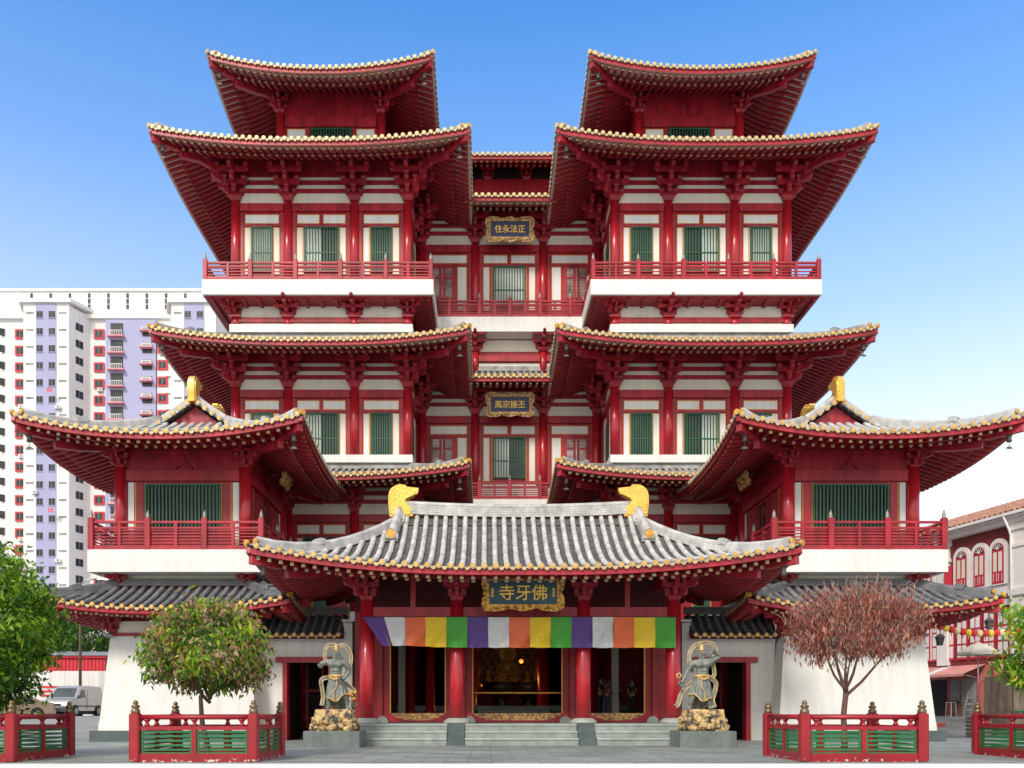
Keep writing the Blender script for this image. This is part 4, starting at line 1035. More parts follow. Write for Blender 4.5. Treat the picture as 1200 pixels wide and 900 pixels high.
def figure(label, loc, rz, shirt, trousers, long_hair=False, h=1.68, arms='down', sleeve='short', hairm='hair', bag=False):
    t = tag(put('person', None, None, loc, rz), label, 'person'); s = h / 1.72
    V = lambda x, y, z: (x * s, y * s, z * s)
    if arms == 'down': A = [((.21, .02, 1.12), (.22, -.10, .92)), ((-.21, .02, 1.12), (-.23, -.06, .9))]
    else: A = [((.22, -.06, 1.13), (.10, -.30, 1.16)), ((-.22, -.05, 1.13), (-.08, -.28, 1.12))]
    pts = [(V(0, 0, .95), .125), (V(0, 0, 1.12), .115), (V(0, 0, 1.3), (.15, .115)), (V(0, .005, 1.42), (.12, .085)), (V(0, 0, 1.49), .052), (V(0, -.015, 1.56), .075), (V(0, -.012, 1.64), .095), (V(0, 0, 1.70), .07),
           (V(.09, 0, .90), .095), (V(.10, -.01, .5), .062), (V(.105, .01, .09), .04), (V(.115, -.13, .035), .035), (V(-.09, 0, .90), .095), (V(-.11, -.02, .5), .062), (V(-.11, .02, .09), .04), (V(-.12, -.12, .035), .035)]
    ed = [(0, 1), (1, 2), (2, 3), (3, 4), (4, 5), (5, 6), (6, 7), (0, 8), (8, 9), (9, 10), (10, 11), (0, 12), (12, 13), (13, 14), (14, 15)]
    for sg, (el, ha) in zip((1, -1), A):
        k = len(pts); pts += [(V(sg * .175, .005, 1.40), .055), (V(*el), .042), (V(*ha), .03), (V(ha[0], ha[1] - .05, ha[2] - .05), .026)]
        ed += [(3, k), (k, k + 1), (k + 1, k + 2), (k + 2, k + 3)]
    pts = [(p, tuple(q * s for q in r_) if isinstance(r_, tuple) else r_ * s) for p, r_ in pts]
    put('body', skin_mesh(pts, ed, 'body', ['skin']), t)
    for sg, (el, ha) in zip((1, -1), A):           # five separate fingers on each hand
        for f in range(5):
            a = (f - 1.5) * .018; p0 = Vector(V(ha[0] + a * .8, ha[1] - .05, ha[2] - .055)); ln = (.045, .07, .075, .068, .052)[f]
            b = MB(); b.tube([p0, p0 + Vector((a * .3, -.01, -ln * .5)), p0 + Vector((a * .3, -.028, -ln))], [.0085, .008, .006], 6); b.build('finger', 'skin', t)
    k = .018
    sp_ = [(pts[0][0], .14 * s), (pts[1][0], .128 * s), (pts[2][0], (.168 * s, .13 * s)), (pts[3][0], (.135 * s, .10 * s)), (V(.18, .005, 1.40), .07 * s), (V(-.18, .005, 1.40), .07 * s)]
    f = .55 if sleeve == 'short' else .95
    e1 = Vector(V(.18, .005, 1.40)).lerp(Vector(V(*A[0][0])), f); e2 = Vector(V(-.18, .005, 1.40)).lerp(Vector(V(*A[1][0])), f)
    sp_ += [(tuple(e1), .06 * s), (tuple(e2), .06 * s)]
    put('shirt', skin_mesh(sp_, [(0, 1), (1, 2), (2, 3), (3, 4), (3, 5), (4, 6), (5, 7)], 'shirt', [shirt]), t)
    tp = [(V(0, 0, .98), .135 * s), (V(.09, 0, .88), .108 * s), (V(.10, -.01, .5), .078 * s), (V(.105, .01, .1), .062 * s), (V(-.09, 0, .88), .108 * s), (V(-.11, -.02, .5), .078 * s), (V(-.11, .02, .1), .062 * s)]
    put('trousers', skin_mesh(tp, [(0, 1), (1, 2), (2, 3), (0, 4), (4, 5), (5, 6)], 'trousers', [trousers]), t)
    b = MB(); n = 12
    rows = []
    for i in range(8):
        ph_ = math.pi * .5 * i / 7 * 1.15; zc = 1.655 + .105 * math.cos(ph_); rr_ = .108 * math.sin(ph_) + .004
        rows.append([V(rr_ * math.cos(a) * .98, .012 + rr_ * math.sin(a) * 1.08, zc if not (i > 4 and math.sin(a) < -.2) else zc + .06) for a in [2 * math.pi * j / n for j in range(n + 1)]])
    if long_hair: rows += [[V(.085 * math.cos(a), .045 + .06 * math.sin(a), 1.45) for a in [2 * math.pi * j / n for j in range(n + 1)]]]
    b.grid(rows); b.build('hair', hairm, t)
    f = MB(); f.lathe([(.004, 0), (.014, .01), (.012, .02), (.004, .04)], 8, V(0, -.115, 1.575)); f.build('nose', 'skin', t)
    e = MB()
    for sg in (-1, 1): e.lathe([(.004, 0), (.012, .006), (.004, .012)], 8, V(sg * .034, -.098, 1.625)); 
    e.box(-.024 * s, .024 * s, -.104 * s, -.09 * s, 1.542 * s, 1.55 * s); e.build('face_features', 'hair', t)
    return t
for n_, c_ in (('white_shirt', (.6, .64, .72)), ('black_shirt', (.02, .02, .022)), ('maroon_shirt', (.20, .02, .04)), ('blue_jeans', (.045, .08, .2)), ('dark_trousers', (.02, .02, .025)), ('red_cloth', (.5, .03, .03))): M[n_] = mat(n_, c_, .8, 0, .2, 6)
figure('person in a white shirt and dark trousers standing beyond the central doorway', (-2.3, 46.0, 1.55), R(150), 'white_shirt', 'dark_trousers', h=1.74, sleeve='long')
figure('person in black clothes behind the companion in blue jeans, inside the doorway', (3.98, 39.7, 1.1), R(60), 'black_shirt', 'dark_trousers', h=1.72, arms='fwd')
figure('person in a maroon top and blue jeans inside the doorway near the shophouse side', (4.2, 39.2, 1.1), R(100), 'maroon_shirt', 'blue_jeans', True, 1.6, arms='fwd')
figure('person in black holding red cloth at the far side of the doorway', (5.45, 39.6, 1.1), R(-30), 'black_shirt', 'dark_trousers', True, 1.66, arms='fwd')

# altar, censer, offering table and lantern in the hall
al = thing('altar', 'golden altar with candle lights deep inside the central doorway', 'altar', (0, 52, 1.55))
b = MB(); b.box(-1.8, 1.8, 51.6, 52.6, 1.55, 2.6); b.box(-2.1, 2.1, 51.9, 52.7, 2.6, 2.75); b.build('altar_table', 'red_deep', al, (0, 0, 0))
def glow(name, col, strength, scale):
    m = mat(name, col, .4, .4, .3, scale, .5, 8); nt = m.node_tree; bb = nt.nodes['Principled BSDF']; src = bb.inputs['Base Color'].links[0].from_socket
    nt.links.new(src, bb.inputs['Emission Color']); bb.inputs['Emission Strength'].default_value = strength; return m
M['altargold'] = glow('altar_gold_glow', (.45, .19, .03), .035, 5.0); M['altarback'] = glow('carved_back_glow', (.16, .06, .018), .02, 3.0)  # gilding and back are no lamps; faint emission added to lift them
b = MB(); b.box(-2.4, 2.4, 52.9, 53.0, 2.7, 6.9)
for i in range(-9, 10):
    for j in range(9):
        if (i + j) % 2: b.lathe([(.13, 0), (.10, .05), (.02, .07)], 6, (0, 0, 0)); q = b.v[-18:]; b.v[-18:] = [(i * .25 + p[0], 52.9 - p[2], 3.0 + j * .42 + p[1] * 1.5) for p in q]
b.build('altar_back', 'altarback', al, (0, 0, 0))
b = MB(); c = (0, 52.3, 3.0)
b.lathe([(.95, 0), (1.0, .12), (.8, .2), (.9, .34), (.85, .42)], 20, (0, 52.3, 2.76), sy=.6); b.lathe([(.8, 0), (.86, .16), (.62, .34), (.42, .5), (.46, .85), (.5, 1.05), (.36, 1.22), (.14, 1.3), (.14, 1.38)], 20, (0, 52.3, 3.16), sy=.6)
b.lathe([(.1, 0), (.2, .1), (.24, .26), (.2, .42), (.1, .5), (.08, .58), (.01, .62)], 16, (0, 52.25, 4.5)); b.disc((0, 52.55, 4.85), (0, 1, 0), .55, .03, 28)
for sg in (-1, 1): b.tube([(sg * .5, 52.25, 4.1), (sg * .66, 52.1, 3.7), (sg * .2, 51.9, 3.5)], [.12, .11, .08], 8)
b.build('seated_figure', 'altargold', al, (0, 0, 0))
for x in (-1.75, 1.75, -1.2, 1.2):
    b = MB(); h_ = .7 if abs(x) > 1.5 else .5; b.lathe([(.2, 0), (.22, .1), (.16, .2), (.2, .6 * h_ + .2), (.12, h_ + .2), (.1, h_ + .3), (.13, h_ + .42), (.02, h_ + .6)], 12, (x, 52.2, 2.76)); b.build('attendant_figure', 'altargold', al, (0, 0, 0))
M['candle'] = emis('candle_flame', (1, .25, .06), 1.2); M['lampglow'] = emis('orange_lamp', (1, .30, .04), 1.0)
b = MB()
for i in range(14): b.lathe([(.02, 0), (.04, .05), (.005, .13)], 6, (-1.6 + .25 * i, 51.55, 2.78 + .1 * (i % 3)))
b.build('candle', 'candle', al, (0, 0, 0))
b = MB(); b.lathe([(.03, 0), (.09, .03), (.12, .11), (.09, .19), (.03, .22)], 14, (0, 0, 0)); o = b.build('hanging_lantern', 'lampglow', None, (.48, 44.0, 3.75)); tag(o, 'small glowing orange lantern hanging inside the central doorway', 'lantern')
for (x, lb) in ((-.55, 'the white shirted person'), (.95, 'the inner red column')):
    o = thing('incense_urn', 'dark bronze incense urn inside the central doorway, close to ' + lb, 'urn', (x, 45.5, 1.55))
    b = MB(); b.lathe([(.55, .0), (.4, .15), (.3, .3), (.45, .5), (.85, .75), (.95, 1.0), (.85, 1.2), (.95, 1.25), (.95, 1.3), (.8, 1.3)], 20); b.build('bowl', 'darkbronze', o, (x, 45.5, 1.55)) if 'darkbronze' in M else None
    if 'darkbronze' not in M: M['darkbronze'] = mat('dark_bronze', (.06, .045, .035), .35, .6, .2, 4); b.build('bowl', 'darkbronze', o, (x, 45.5, 1.55))
    k = MB()
    for sg in (-1, 1): k.tube([(sg * .9, 0, 1.2), (sg * 1.1, 0, 1.4), (sg * 1.05, 0, 1.62)], .06, 8)
    k.build('handle', 'darkbronze', o, (x, 45.5, 1.55))
o = thing('donation_shrine', 'small white stone lantern shrine inside the doorway behind the two visitors', 'shrine', (4.55, 41.0, 1.1))
b = MB(); b.box(-.5, .5, -.3, .3, 0, .7); b.box(-.3, .3, -.25, .25, .7, 1.15); b.build('stand', 'hgrey', o, (4.55, 41.0, 1.1))
b = MB(); b.frustum((-.62, .62, -.4, .4, 1.15), (-.35, .35, -.2, .2, 1.4)); b.box(-.3, .3, -.18, .18, 1.4, 1.5); b.frustum((-.45, .45, -.3, .3, 1.5), (-.2, .2, -.1, .1, 1.7)); b.build('roof', 'hgrey', o, (4.55, 41.0, 1.1))

# ------------------------------------------------------------------ guardian statues
def ribbon_strip(mb, pts, w, mi=0, tw=0.0, edge=None):
    n = 22; P = [Vector(p) for p in pts]; k = len(P) - 1; out = []
    for i in range(n * k // 2 + 1):
        t = i / (n * k // 2) * k; j = min(k - 1, int(t)); u = t - j
        p0, p1, p2, p3 = P[max(j - 1, 0)], P[j], P[j + 1], P[min(j + 2, k)]
        out.append(.5 * ((2 * p1) + (-p0 + p2) * u + (2 * p0 - 5 * p1 + 4 * p2 - p3) * u * u + (-p0 + 3 * p1 - 3 * p2 + p3) * u ** 3))
    up = Vector((0, 1, 0)).lerp(Vector((1, 0, .3)), .25)
    mb.ribbon(out, w, .022, 1, False, up)
    for sg in (-1, 1):
        e = []
        for i, p in enumerate(out):
            d = (out[min(i + 1, len(out) - 1)] - out[max(i - 1, 0)]).normalized(); a = d.cross(up).normalized(); e.append(p + a * sg * w / 2)
        mb.tube(e, .02, 6, 0)
    return out
def rock(parent, w, d, hgt, seed, mt='rock'):
    rg = random.Random(seed); b = MB()
    def lump(c, r, sq):
        rows = []; n = 16; o = Vector((rg.random() * 9, rg.random() * 9, rg.random() * 9))
        for i in range(11):
            th = math.pi * i / 10; row = []
            for j in range(n + 1):
                a = 2 * math.pi * (j % n) / n; v = Vector((math.sin(th) * math.cos(a), math.sin(th) * math.sin(a), math.cos(th)))
                k = 1 + .32 * noise.noise(v * 1.4 + o) + .20 * noise.noise(v * 3.2 + o) + .08 * noise.noise(v * 7 + o)
                row.append((c[0] + v.x * r * k, c[1] + v.y * r * k, min(hgt, max(0, c[2] + v.z * r * k * sq))))
            rows.append(row)
        b.grid(rows)
    for (z, f, m_) in ((.13, 1.0, 22), (.34, .93, 20), (.52, .80, 18), (.68, .72, 15)):
        for i in range(m_):
            a = 6.283 * i / m_ + rg.uniform(-.12, .12); q = max(abs(math.cos(a)), abs(math.sin(a))) ** .7
            r = rg.uniform(.13, .23); lump((math.cos(a) / q * (w / 2 * f - .17), math.sin(a) / q * (d / 2 * f - .17), z * hgt / .78 + rg.uniform(-.05, .05)), r, .8)
    b.frustum((-w * .4, w * .4, -d * .4, d * .4, 0), (-w * .36, w * .36, -d * .36, d * .36, hgt - .01))
    return b.build('rock_base', mt, parent)
def statue(sx):
    loc = (-5.43 - 1.36 if sx < 0 else 7.85 - 1.36, 30.9, 0)
    pl = thing('statue_plinth', 'grey granite block under the guardian statue ' + ('nearest the half green tree' if sx < 0 else 'nearest the dead brown tree'), 'plinth', loc, 0, 'statue plinths')
    b = MB(); b.bevbox(-1.0, 1.0, -.85, .85, 0, .58, .025); b.build('block', 'plinthgrey', pl)
    t = thing('guardian_statue', 'muscular grey guardian statue with gold ribbons, ' + ('both arms lowered' if sx < 0 else 'one fist raised beside its head'), 'statue', (loc[0], loc[1], .58), 0, 'guardian statues beside the steps')
    rock(t, 1.75, 1.5, .78, 3 if sx < 0 else 8)
    Z = .76
    o = -sx
    def V(x, y, z): return Vector((x * o, y, z + Z))
    # facing the viewer; x is mirrored between the two statues
    if sx < 0: armL = [V(-.34, 0, 1.73), V(-.55, -.02, 1.62), V(-.52, -.25, 1.55), V(-.50, -.33, 1.56)]; armR = [V(.36, 0, 1.70), V(.50, .03, 1.40), V(.36, -.14, 1.15), V(.26, -.20, 1.08)]
    else: armL = [V(-.36, 0, 1.78), V(-.66, -.02, 1.96), V(-.44, -.12, 2.05), V(-.36, -.15, 2.08)]; armR = [V(.36, 0, 1.70), V(.56, .0, 1.38), V(.72, -.10, 1.05), V(.80, -.12, .95)]
    pts = [(V(0, 0, 1.10), (.21, .17)), (V(0, -.01, 1.26), (.20, .15)), (V(.01, -.02, 1.48), (.25, .18)), (V(.02, 0, 1.68), (.26, .17)), (V(.03, -.02, 1.82), .10), (V(.03, -.04, 1.92), .115), (V(.03, -.03, 2.04), .13), (V(.03, .0, 2.13), .09),
           (V(-.13, 0, .98), .18), (V(-.22, -.06, .58), .125), (V(-.24, -.03, .32), .11), (V(-.24, .0, .10), .07), (V(-.27, -.20, .05), .075),
           (V(.16, 0, .98), .18), (V(.32, -.07, .60), .125), (V(.40, -.02, .33), .11), (V(.44, .0, .10), .07), (V(.54, -.18, .05), .075)]
    ed = [(0, 1), (1, 2), (2, 3), (3, 4), (4, 5), (5, 6), (6, 7), (0, 8), (8, 9), (9, 10), (10, 11), (11, 12), (0, 13), (13, 14), (14, 15), (15, 16), (16, 17)]
    for A in (armL, armR):
        k = len(pts); pts += [(A[0], .125), (A[0].lerp(A[1], .5), .115), (A[1], .085), (A[1].lerp(A[2], .4), .09), (A[2], .06), (A[3], .085)]
        ed += [(3, k), (k, k + 1), (k + 1, k + 2), (k + 2, k + 3), (k + 3, k + 4), (k + 4, k + 5)]
    me = skin_mesh(pts, ed, 'body', ['statue'], 3)
    # carve the muscles of chest and belly by displacing the surface
    for v in me.vertices:
        x = v.co.x * o; z = v.co.z - Z; y = v.co.y
        if y < -.02 and 1.1 < z < 1.85 and abs(x) < .34:
            d = 0
            for (px, pz, rx, rz_, am) in ((-.13, 1.62, .15, .13, .085), (.16, 1.62, .15, .13, .085), (-.07, 1.42, .075, .06, .055), (.08, 1.42, .075, .06, .055), (-.065, 1.30, .07, .06, .055), (.075, 1.30, .07, .06, .055), (.0, 1.19, .09, .06, .03), (-.2, 1.36, .06, .12, .03), (.2, 1.36, .06, .12, .03)):
                q = ((x - px) / rx) ** 2 + ((z - pz) / rz_) ** 2
                if q < 1: d += am * (1 - q) ** .6
            v.co.y -= d
    put('body', me, t)
    # face, top knot
    b = MB(); hx = .03 * o; hz = Z
    b.lathe([(.02, 0), (.036, .015), (.02, .07), (.008, .1)], 8, (hx, -.175, hz + 1.955))
    for sg in (-1, 1):
        b.lathe([(.01, 0), (.028, .012), (.01, .028)], 8, (hx + sg * .05, -.155, hz + 2.02)); b.bar((hx + sg * .015, -.17, hz + 2.05), (hx + sg * .095, -.145, hz + 2.085), .03, .025)
        b.lathe([(.01, 0), (.035, .03), (.04, .08), (.015, .13)], 8, (hx + sg * .135, -.02, hz + 1.94))
    b.bar((hx - .05, -.155, hz + 1.925), (hx + .05, -.155, hz + 1.925), .03, .022); b.lathe([(.06, 0), (.05, .05), (.02, .09)], 8, (hx, -.11, hz + 1.83))
    b.build('face', 'statue', t)
    b = MB(); b.lathe([(.10, 0), (.12, .03), (.1, .06), (.06, .08), (.09, .14), (.05, .22), (.01, .26)], 12, (hx, .0, hz + 2.13)); b.build('top_knot', 'statuegold', t)
    for A in (armL, armR):                # clenched hands: five curled fingers each
        c = A[3]; dr = (A[3] - A[2]).normalized(); sd = dr.cross(Vector((0, 1, .2))).normalized()
        for f in range(4):
            p = c + dr * .06 + sd * (f - 1.5) * .045; b = MB(); b.tube([p, p + dr * .05 + Vector((0, -.045, 0)), p + dr * .01 + Vector((0, -.10, -.02)), p - dr * .05 + Vector((0, -.09, -.02))], [.03, .03, .027, .022], 8); b.build('finger', 'statue', t)
        p = c - sd * .08; b = MB(); b.tube([p, p + dr * .05 + Vector((0, -.07, 0)) - sd * .02, p + dr * .06 + Vector((0, -.11, 0)) + sd * .05], [.032, .03, .022], 8); b.build('thumb', 'statue', t)
    # pleated skirt with gold hem
    b = MB(); rows = []; n = 72
    hem = lambda a: .46 + .13 * math.cos(2 * (a + .3)) + .05 * math.sin(5 * a)
    for i in range(13):
        v = i / 12; row = []
        for j in range(n + 1):
            a = 2 * math.pi * (j % n) / n; hh = hem(a) - .42 * max(0, math.sin(a)) ** .7; z = 1.22 - v * (1.22 - hh)
            r0 = .225 + .125 * v ** 1.2; w_ = 1 + (.09 * v) * math.sin(13 * a + 2 * v) + .05 * v * math.sin(5 * a + 1)
            row.append(V((.03 + .05 * v) + r0 * 1.12 * math.cos(a) * w_, r0 * .86 * math.sin(a) * w_ - .02, z))
        rows.append(row)
    b.grid(rows); b.build('skirt', 'statue', t)
    e = MB(); e.tube([p + Vector((0, 0, .0)) for p in rows[-1]], .026, 6, 0, False); e.tube([p + (p - Vector((0, 0, p.z))) * .02 for p in rows[0]], .05, 8, 0, False)
    mid = rows[1][54]; pth = [rows[i][int(54 + 3 * math.sin(i * .5))] + Vector((0, -.02, 0)) for i in range(0, 13)]; e.tube(pth, .022, 6)
    for k in range(5): e.lathe([(.02, 0), (.06, .03), (.06, .07), (.02, .1)], 8, V(-.16 + .08 * k, -.24 + .012 * abs(k - 2) * 3, 1.10 - .03 * (2 - abs(k - 2))))
    e.build('gold_hem', 'statuegold', t)
    b = MB()
    if sx < 0:
        ribbon_strip(b, [V(-.28, .1, 1.65), V(-.42, .12, 1.95), V(-.36, .14, 2.28), V(-.10, .16, 2.36), V(.05, .16, 2.30), V(.30, .15, 2.33), V(.52, .14, 2.05), V(.52, .12, 1.65), V(.36, .06, 1.28)], .11)
        ribbon_strip(b, [V(-.26, .05, 1.18), V(-.52, .06, 1.08), V(-.50, .08, .75), V(-.46, .06, .45), V(-.50, -.02, .15)], .13)
        ribbon_strip(b, [V(.3, .05, 1.0), V(.55, .06, .80), V(.68, .06, .62), V(.64, .05, .30), V(.72, -.02, .12)], .13)
    else:
        ribbon_strip(b, [V(.30, .1, 1.35), V(.44, .12, 1.72), V(.42, .14, 2.08), V(.22, .15, 2.34), V(-.12, .16, 2.44), V(-.42, .15, 2.38), V(-.52, .14, 2.10), V(-.40, .1, 1.75), V(-.46, .08, 1.30), V(-.34, .05, 1.15)], .11)
        ribbon_strip(b, [V(.3, .05, 1.0), V(.62, .06, .78), V(.78, .06, .5), V(.86, .04, .22), V(.98, -.02, .12)], .13)
        ribbon_strip(b, [V(-.26, .05, 1.18), V(-.50, .06, .98), V(-.46, .08, .62), V(-.38, .06, .35), V(-.44, -.02, .08)], .13)
        b.tube([V(.86, -.14, 1.12), V(.94, -.14, 1.18), V(.95, -.14, 1.28), V(.86, -.14, 1.32), V(.80, -.14, 1.24), V(.86, -.14, 1.12)], .035, 8)
    b.build('ribbon', ['statuegold', 'statue'], t)
    if sx < 0:
        f = thing('flower_offering', 'small red and yellow flower offering at the foot of the guardian statue', 'flowers', (loc[0] + .62, loc[1] - .15, .58 + .78))
        b = MB(); rg = random.Random(2)
        for k in range(9): b.tube([(0, 0, 0), (rg.uniform(-.12, .12), rg.uniform(-.1, .1), rg.uniform(.3, .6))], .008, 5)
        b.build('stem', 'greenbar', f)
        for m_, c in (('flowerred', (.6, .03, .03)), ('floweryel', (.8, .5, .02))):
            M[m_] = mat(m_, c, .6); b = MB()
            for k in range(6): b.lathe([(.01, 0), (.05, .02), (.06, .05), (.02, .08)], 7, (rg.uniform(-.13, .13), rg.uniform(-.12, .1), rg.uniform(.25, .62)))
            b.build('blossom', m_, f)
statue(-1); statue(1)

# ------------------------------------------------------------------ vehicles
M['vsilver'] = mat('silver_car_paint', (.46, .46, .45), .28, .5, .04, 1, coat=.5); M['vbeige'] = mat('champagne_car_paint', (.42, .33, .23), .28, .5, .04, 1, coat=.5)
M['vglass'] = mat('car_glass', (.06, .075, .08), .06, 0, .2); M['headlamp'] = mat('headlamp_glass', (.75, .77, .78), .12, .2, .05); M['bumper'] = mat('dark_bumper', (.05, .06, .075), .5, 0, .1)
M['plate'] = mat('number_plate', (.03, .03, .03), .5); M['taillamp'] = mat('tail_lamp', (.4, .02, .02), .2)
def vehicle(label, cat, name, loc, rz, prof, width, paint, screen, sides, wheels, wr, front):
    t = thing(name, label, cat, loc, rz); L_ = max(p[0] for p in prof); belt = front
    def tap(v): 
        k = 1 - .13 * max(0, v[2] - belt) / .8; e = 1 - .07 * max(0, 1 - v[1] / .5) ** 2 - .05 * max(0, 1 - (L_ - v[1]) / .4) ** 2
        return (v[0] * k * e, v[1], v[2])
    b = MB(); n = 6; k = len(prof); hw = width / 2
    xs = [-hw, -hw + .08, -hw * .5, 0, hw * .5, hw - .08, hw]
    cy, cz = L_ / 2, .9
    for x in xs:
        s = .965 if abs(x) == hw else 1
        b.v += [tap((x, cy + (y - cy) * s, cz + (z - cz) * s)) for y, z in prof]
    for i in range(len(xs) - 1):
        for j in range(k): b.f.append([i * k + j, i * k + (j + 1) % k, (i + 1) * k + (j + 1) % k, (i + 1) * k + j]); b.m.append(0); b.s.append(False)
    b.f.append(list(range(k))); b.m.append(0); b.s.append(False); b.f.append(list(range(len(xs) * k - 1, (len(xs) - 1) * k - 1, -1))); b.m.append(0); b.s.append(False)
    b.build('body', paint, t)
    for (a, c, out) in screen:          # glass across the body between two profile points
        (y0, z0), (y1, z1) = a, c; d = Vector((0, z0 - z1, y1 - y0)).normalized() * .012 * out
        w0, w1 = hw * .86, hw * .8
        vs = [Vector(tap((-w0, y0, z0))) + d, Vector(tap((w0, y0, z0))) + d, Vector(tap((w1, y1, z1))) + d, Vector(tap((-w1, y1, z1))) + d]
        g = MB(); g.add(vs, [(0, 1, 2, 3)]); g.build('windscreen', 'vglass', t)
    g = MB(); g.box(-hw + .12, hw - .12, .3, L_ - .25, .12, .5); g.build('underbody', 'black', t)
    for poly in sides:
        for sg in (-1, 1):
            g = MB(); g.add([(tap((sg * (hw + .0), y, z))[0] + sg * .008, y, z) for y, z in poly], [tuple(range(len(poly)))]); g.build('side_window', 'vglass', t)
    for y in wheels:
        for sg in (-1, 1):
            x = sg * (hw - .08)
            g = MB(); g.disc((sg * (hw - .045), y, wr + .02), (1, 0, 0), wr * 1.17, .1, 22); g.build('wheel_arch', 'black', t)
            g = MB(); g.disc((x, y, wr), (1, 0, 0), wr, .22, 22); w_ = g.build('wheel', 'black', t)
            g = MB(); g.disc((x + sg * .115, y, wr), (1, 0, 0), wr * .62, .02, 16)
            for q in range(5): a = q * 1.2566; g.bar((x + sg * .13, y, wr), (x + sg * .13, y + wr * .55 * math.cos(a), wr + wr * .55 * math.sin(a)), .03, .05)
            g.build('rim', 'steel', w_)
    return t
rz0 = .93
v = vehicle('silver grey delivery van parked by the hoarding, facing the plaza', 'van', 'parked_van', (-28.75, 54.2, .95), R(-1),
    [(0.03, .33), (0, .5), (.0, .72), (.06, .9), (.22, 1.03), (.95, 1.2), (1.65, 1.86), (1.95, 1.98), (2.6, 2.03), (4.6, 2.0), (4.74, 1.85), (4.8, 1.2), (4.8, .33)], 1.9, 'vsilver',
    [((.99, 1.235), (1.62, 1.83), 1)], [[(1.32, 1.22), (1.75, 1.72), (2.15, 1.74), (2.2, 1.22)], [(2.45, 1.24), (2.45, 1.72), (4.5, 1.70), (4.5, 1.24)][:0] or [(4.3, 1.5), (4.3, 1.51), (4.31, 1.51)]], [.85, 3.9], .33, 1.1)
b = MB(); b.box(-.9, .9, -.04, .3, .28, .56); b.build('bumper', 'bumper', v)
b = MB(); b.box(-.42, .42, -.012, .05, .66, .82); b.build('grille', 'bumper', v); b = MB(); b.disc((0, -.02, .74), (0, 1, 0), .07, .02, 12); b.build('badge', 'steel', v)
for sg in (-1, 1):
    b = MB(); b.prism([(0, 0), (.34, .02), (.38, .2), (.1, .22)] if sg > 0 else [(0, 0), (-.34, .02), (-.38, .2), (-.1, .22)], (sg * .46, -.004, .66), (1, 0, 0), (0, .12, .99), (0, .06, 0)); b.build('headlight', 'headlamp', v)
    b = MB(); b.box(sg * 1.02 - .09, sg * 1.02 + .09, 1.15, 1.28, 1.16, 1.36); b.build('wing_mirror', 'bumper', v)
    b = MB(); b.box(sg * .955 - .012, sg * .955 + .012, 2.42, 2.43, .45, 1.75); b.box(sg * .957 - .012, sg * .957 + .012, 1.2, 4.6, .62, .70); b.build('side_trim', 'bumper', v)
b = MB(); b.box(-.26, .26, -.055, -.042, .36, .48); b.build('number_plate', 'plate', v)
v = vehicle('beige saloon car parked half hidden behind the bright green tree', 'car', 'parked_car', (-31.9, 50.6, .82), R(-58),
    [(.03, .28), (0, .5), (.06, .66), (.3, .76), (1.25, .92), (1.95, 1.38), (2.3, 1.44), (3.0, 1.42), (3.75, 1.04), (4.35, .98), (4.42, .75), (4.4, .28)], 1.75, 'vbeige',
    [((1.3, .955), (1.92, 1.36), 1), ((3.06, 1.39), (3.7, 1.07), 1)], [[(1.6, .96), (2.05, 1.34), (2.45, 1.36), (2.45, .96)], [(2.53, .96), (2.53, 1.36), (2.95, 1.34), (3.5, 1.0)]], [.82, 3.45], .31, .92)
for sg in (-1, 1):
    b = MB(); b.prism([(0, 0), (.3, 0), (.34, .13), (.06, .13)] if sg > 0 else [(0, 0), (-.3, 0), (-.34, .13), (-.06, .13)], (sg * .42, .0, .56), (1, 0, 0), (0, .2, .98), (0, .08, 0)); b.build('headlight', 'headlamp', v)
    b = MB(); b.box(sg * .62 - .18, sg * .62 + .18, 4.36, 4.42, .72, .9); b.build('tail_light', 'taillamp', v)
b = MB(); b.box(-.82, .82, -.03, .2, .28, .48); b.box(-.82, .82, 4.3, 4.46, .3, .55); b.build('bumper', 'vbeige', v)

# ------------------------------------------------------------------ background on the tower block side
hz = thing('hoarding', 'white construction hoarding behind the parked van', 'hoarding', (-33, 60, .95))
b = MB(); b.box(-46, -25, 60, 60.1, .95, 4.1)
for k in range(22): b.box(-46 + k, -45.96 + k, 59.985, 60, .95, 4.1)
b.build('sheet', 'hwhite', hz, (0, 0, 0))
b = MB()
for k in range(3): b.box(-32.6, -31.3 - .3 * (k == 2), 59.96, 59.98, 2.9 - .3 * k, 3.05 - .3 * k)
b.build('notice', 'hred', hz, (0, 0, 0))
rs = thing('site_shed', 'red corrugated site shed roofline rising over the hoarding', 'shed', (-36, 63, .95))
b = MB(); b.box(-48, -29, 62, 66, .95, 5.15); b.box(-48.2, -28.8, 61.8, 66.2, 5.15, 5.3)
for k in range(70): b.box(-47.9 + k * .27, -47.8 + k * .27, 61.95, 62, .95, 5.15)
b.build('wall', 'hred', rs, (0, 0, 0)); b = MB(); b.frustum((-48.3, -28.7, 61.7, 66.3, 5.305), (-48.3, -28.7, 63.5, 64.5, 5.7)); b.build('roof', 'steel', rs, (0, 0, 0))
lp = thing('lamp_post', 'slim brown lamp post rising behind the parked van', 'lamp post', (-29.1, 58.4, .95))
b = MB(); b.tube([(0, 0, 0), (0, 0, .6)], .17, 10); b.tube([(0, 0, .6), (0, 0, 9)], [.11, .07], 10); b.build('pole', 'bark', lp)
b = MB(); b.tube([(0, 0, 8.9), (.3, 0, 9.3), (1.4, 0, 9.4)], .05, 8); b.frustum((1.2, 2.0, -.14, .14, 9.32), (1.3, 1.9, -.1, .1, 9.46)); b.build('lamp_head', 'steel', lp)
fb = thing('low_building', 'low white building with yellow band and dark windows beyond the red shed', 'building', (-42, 84, 1))
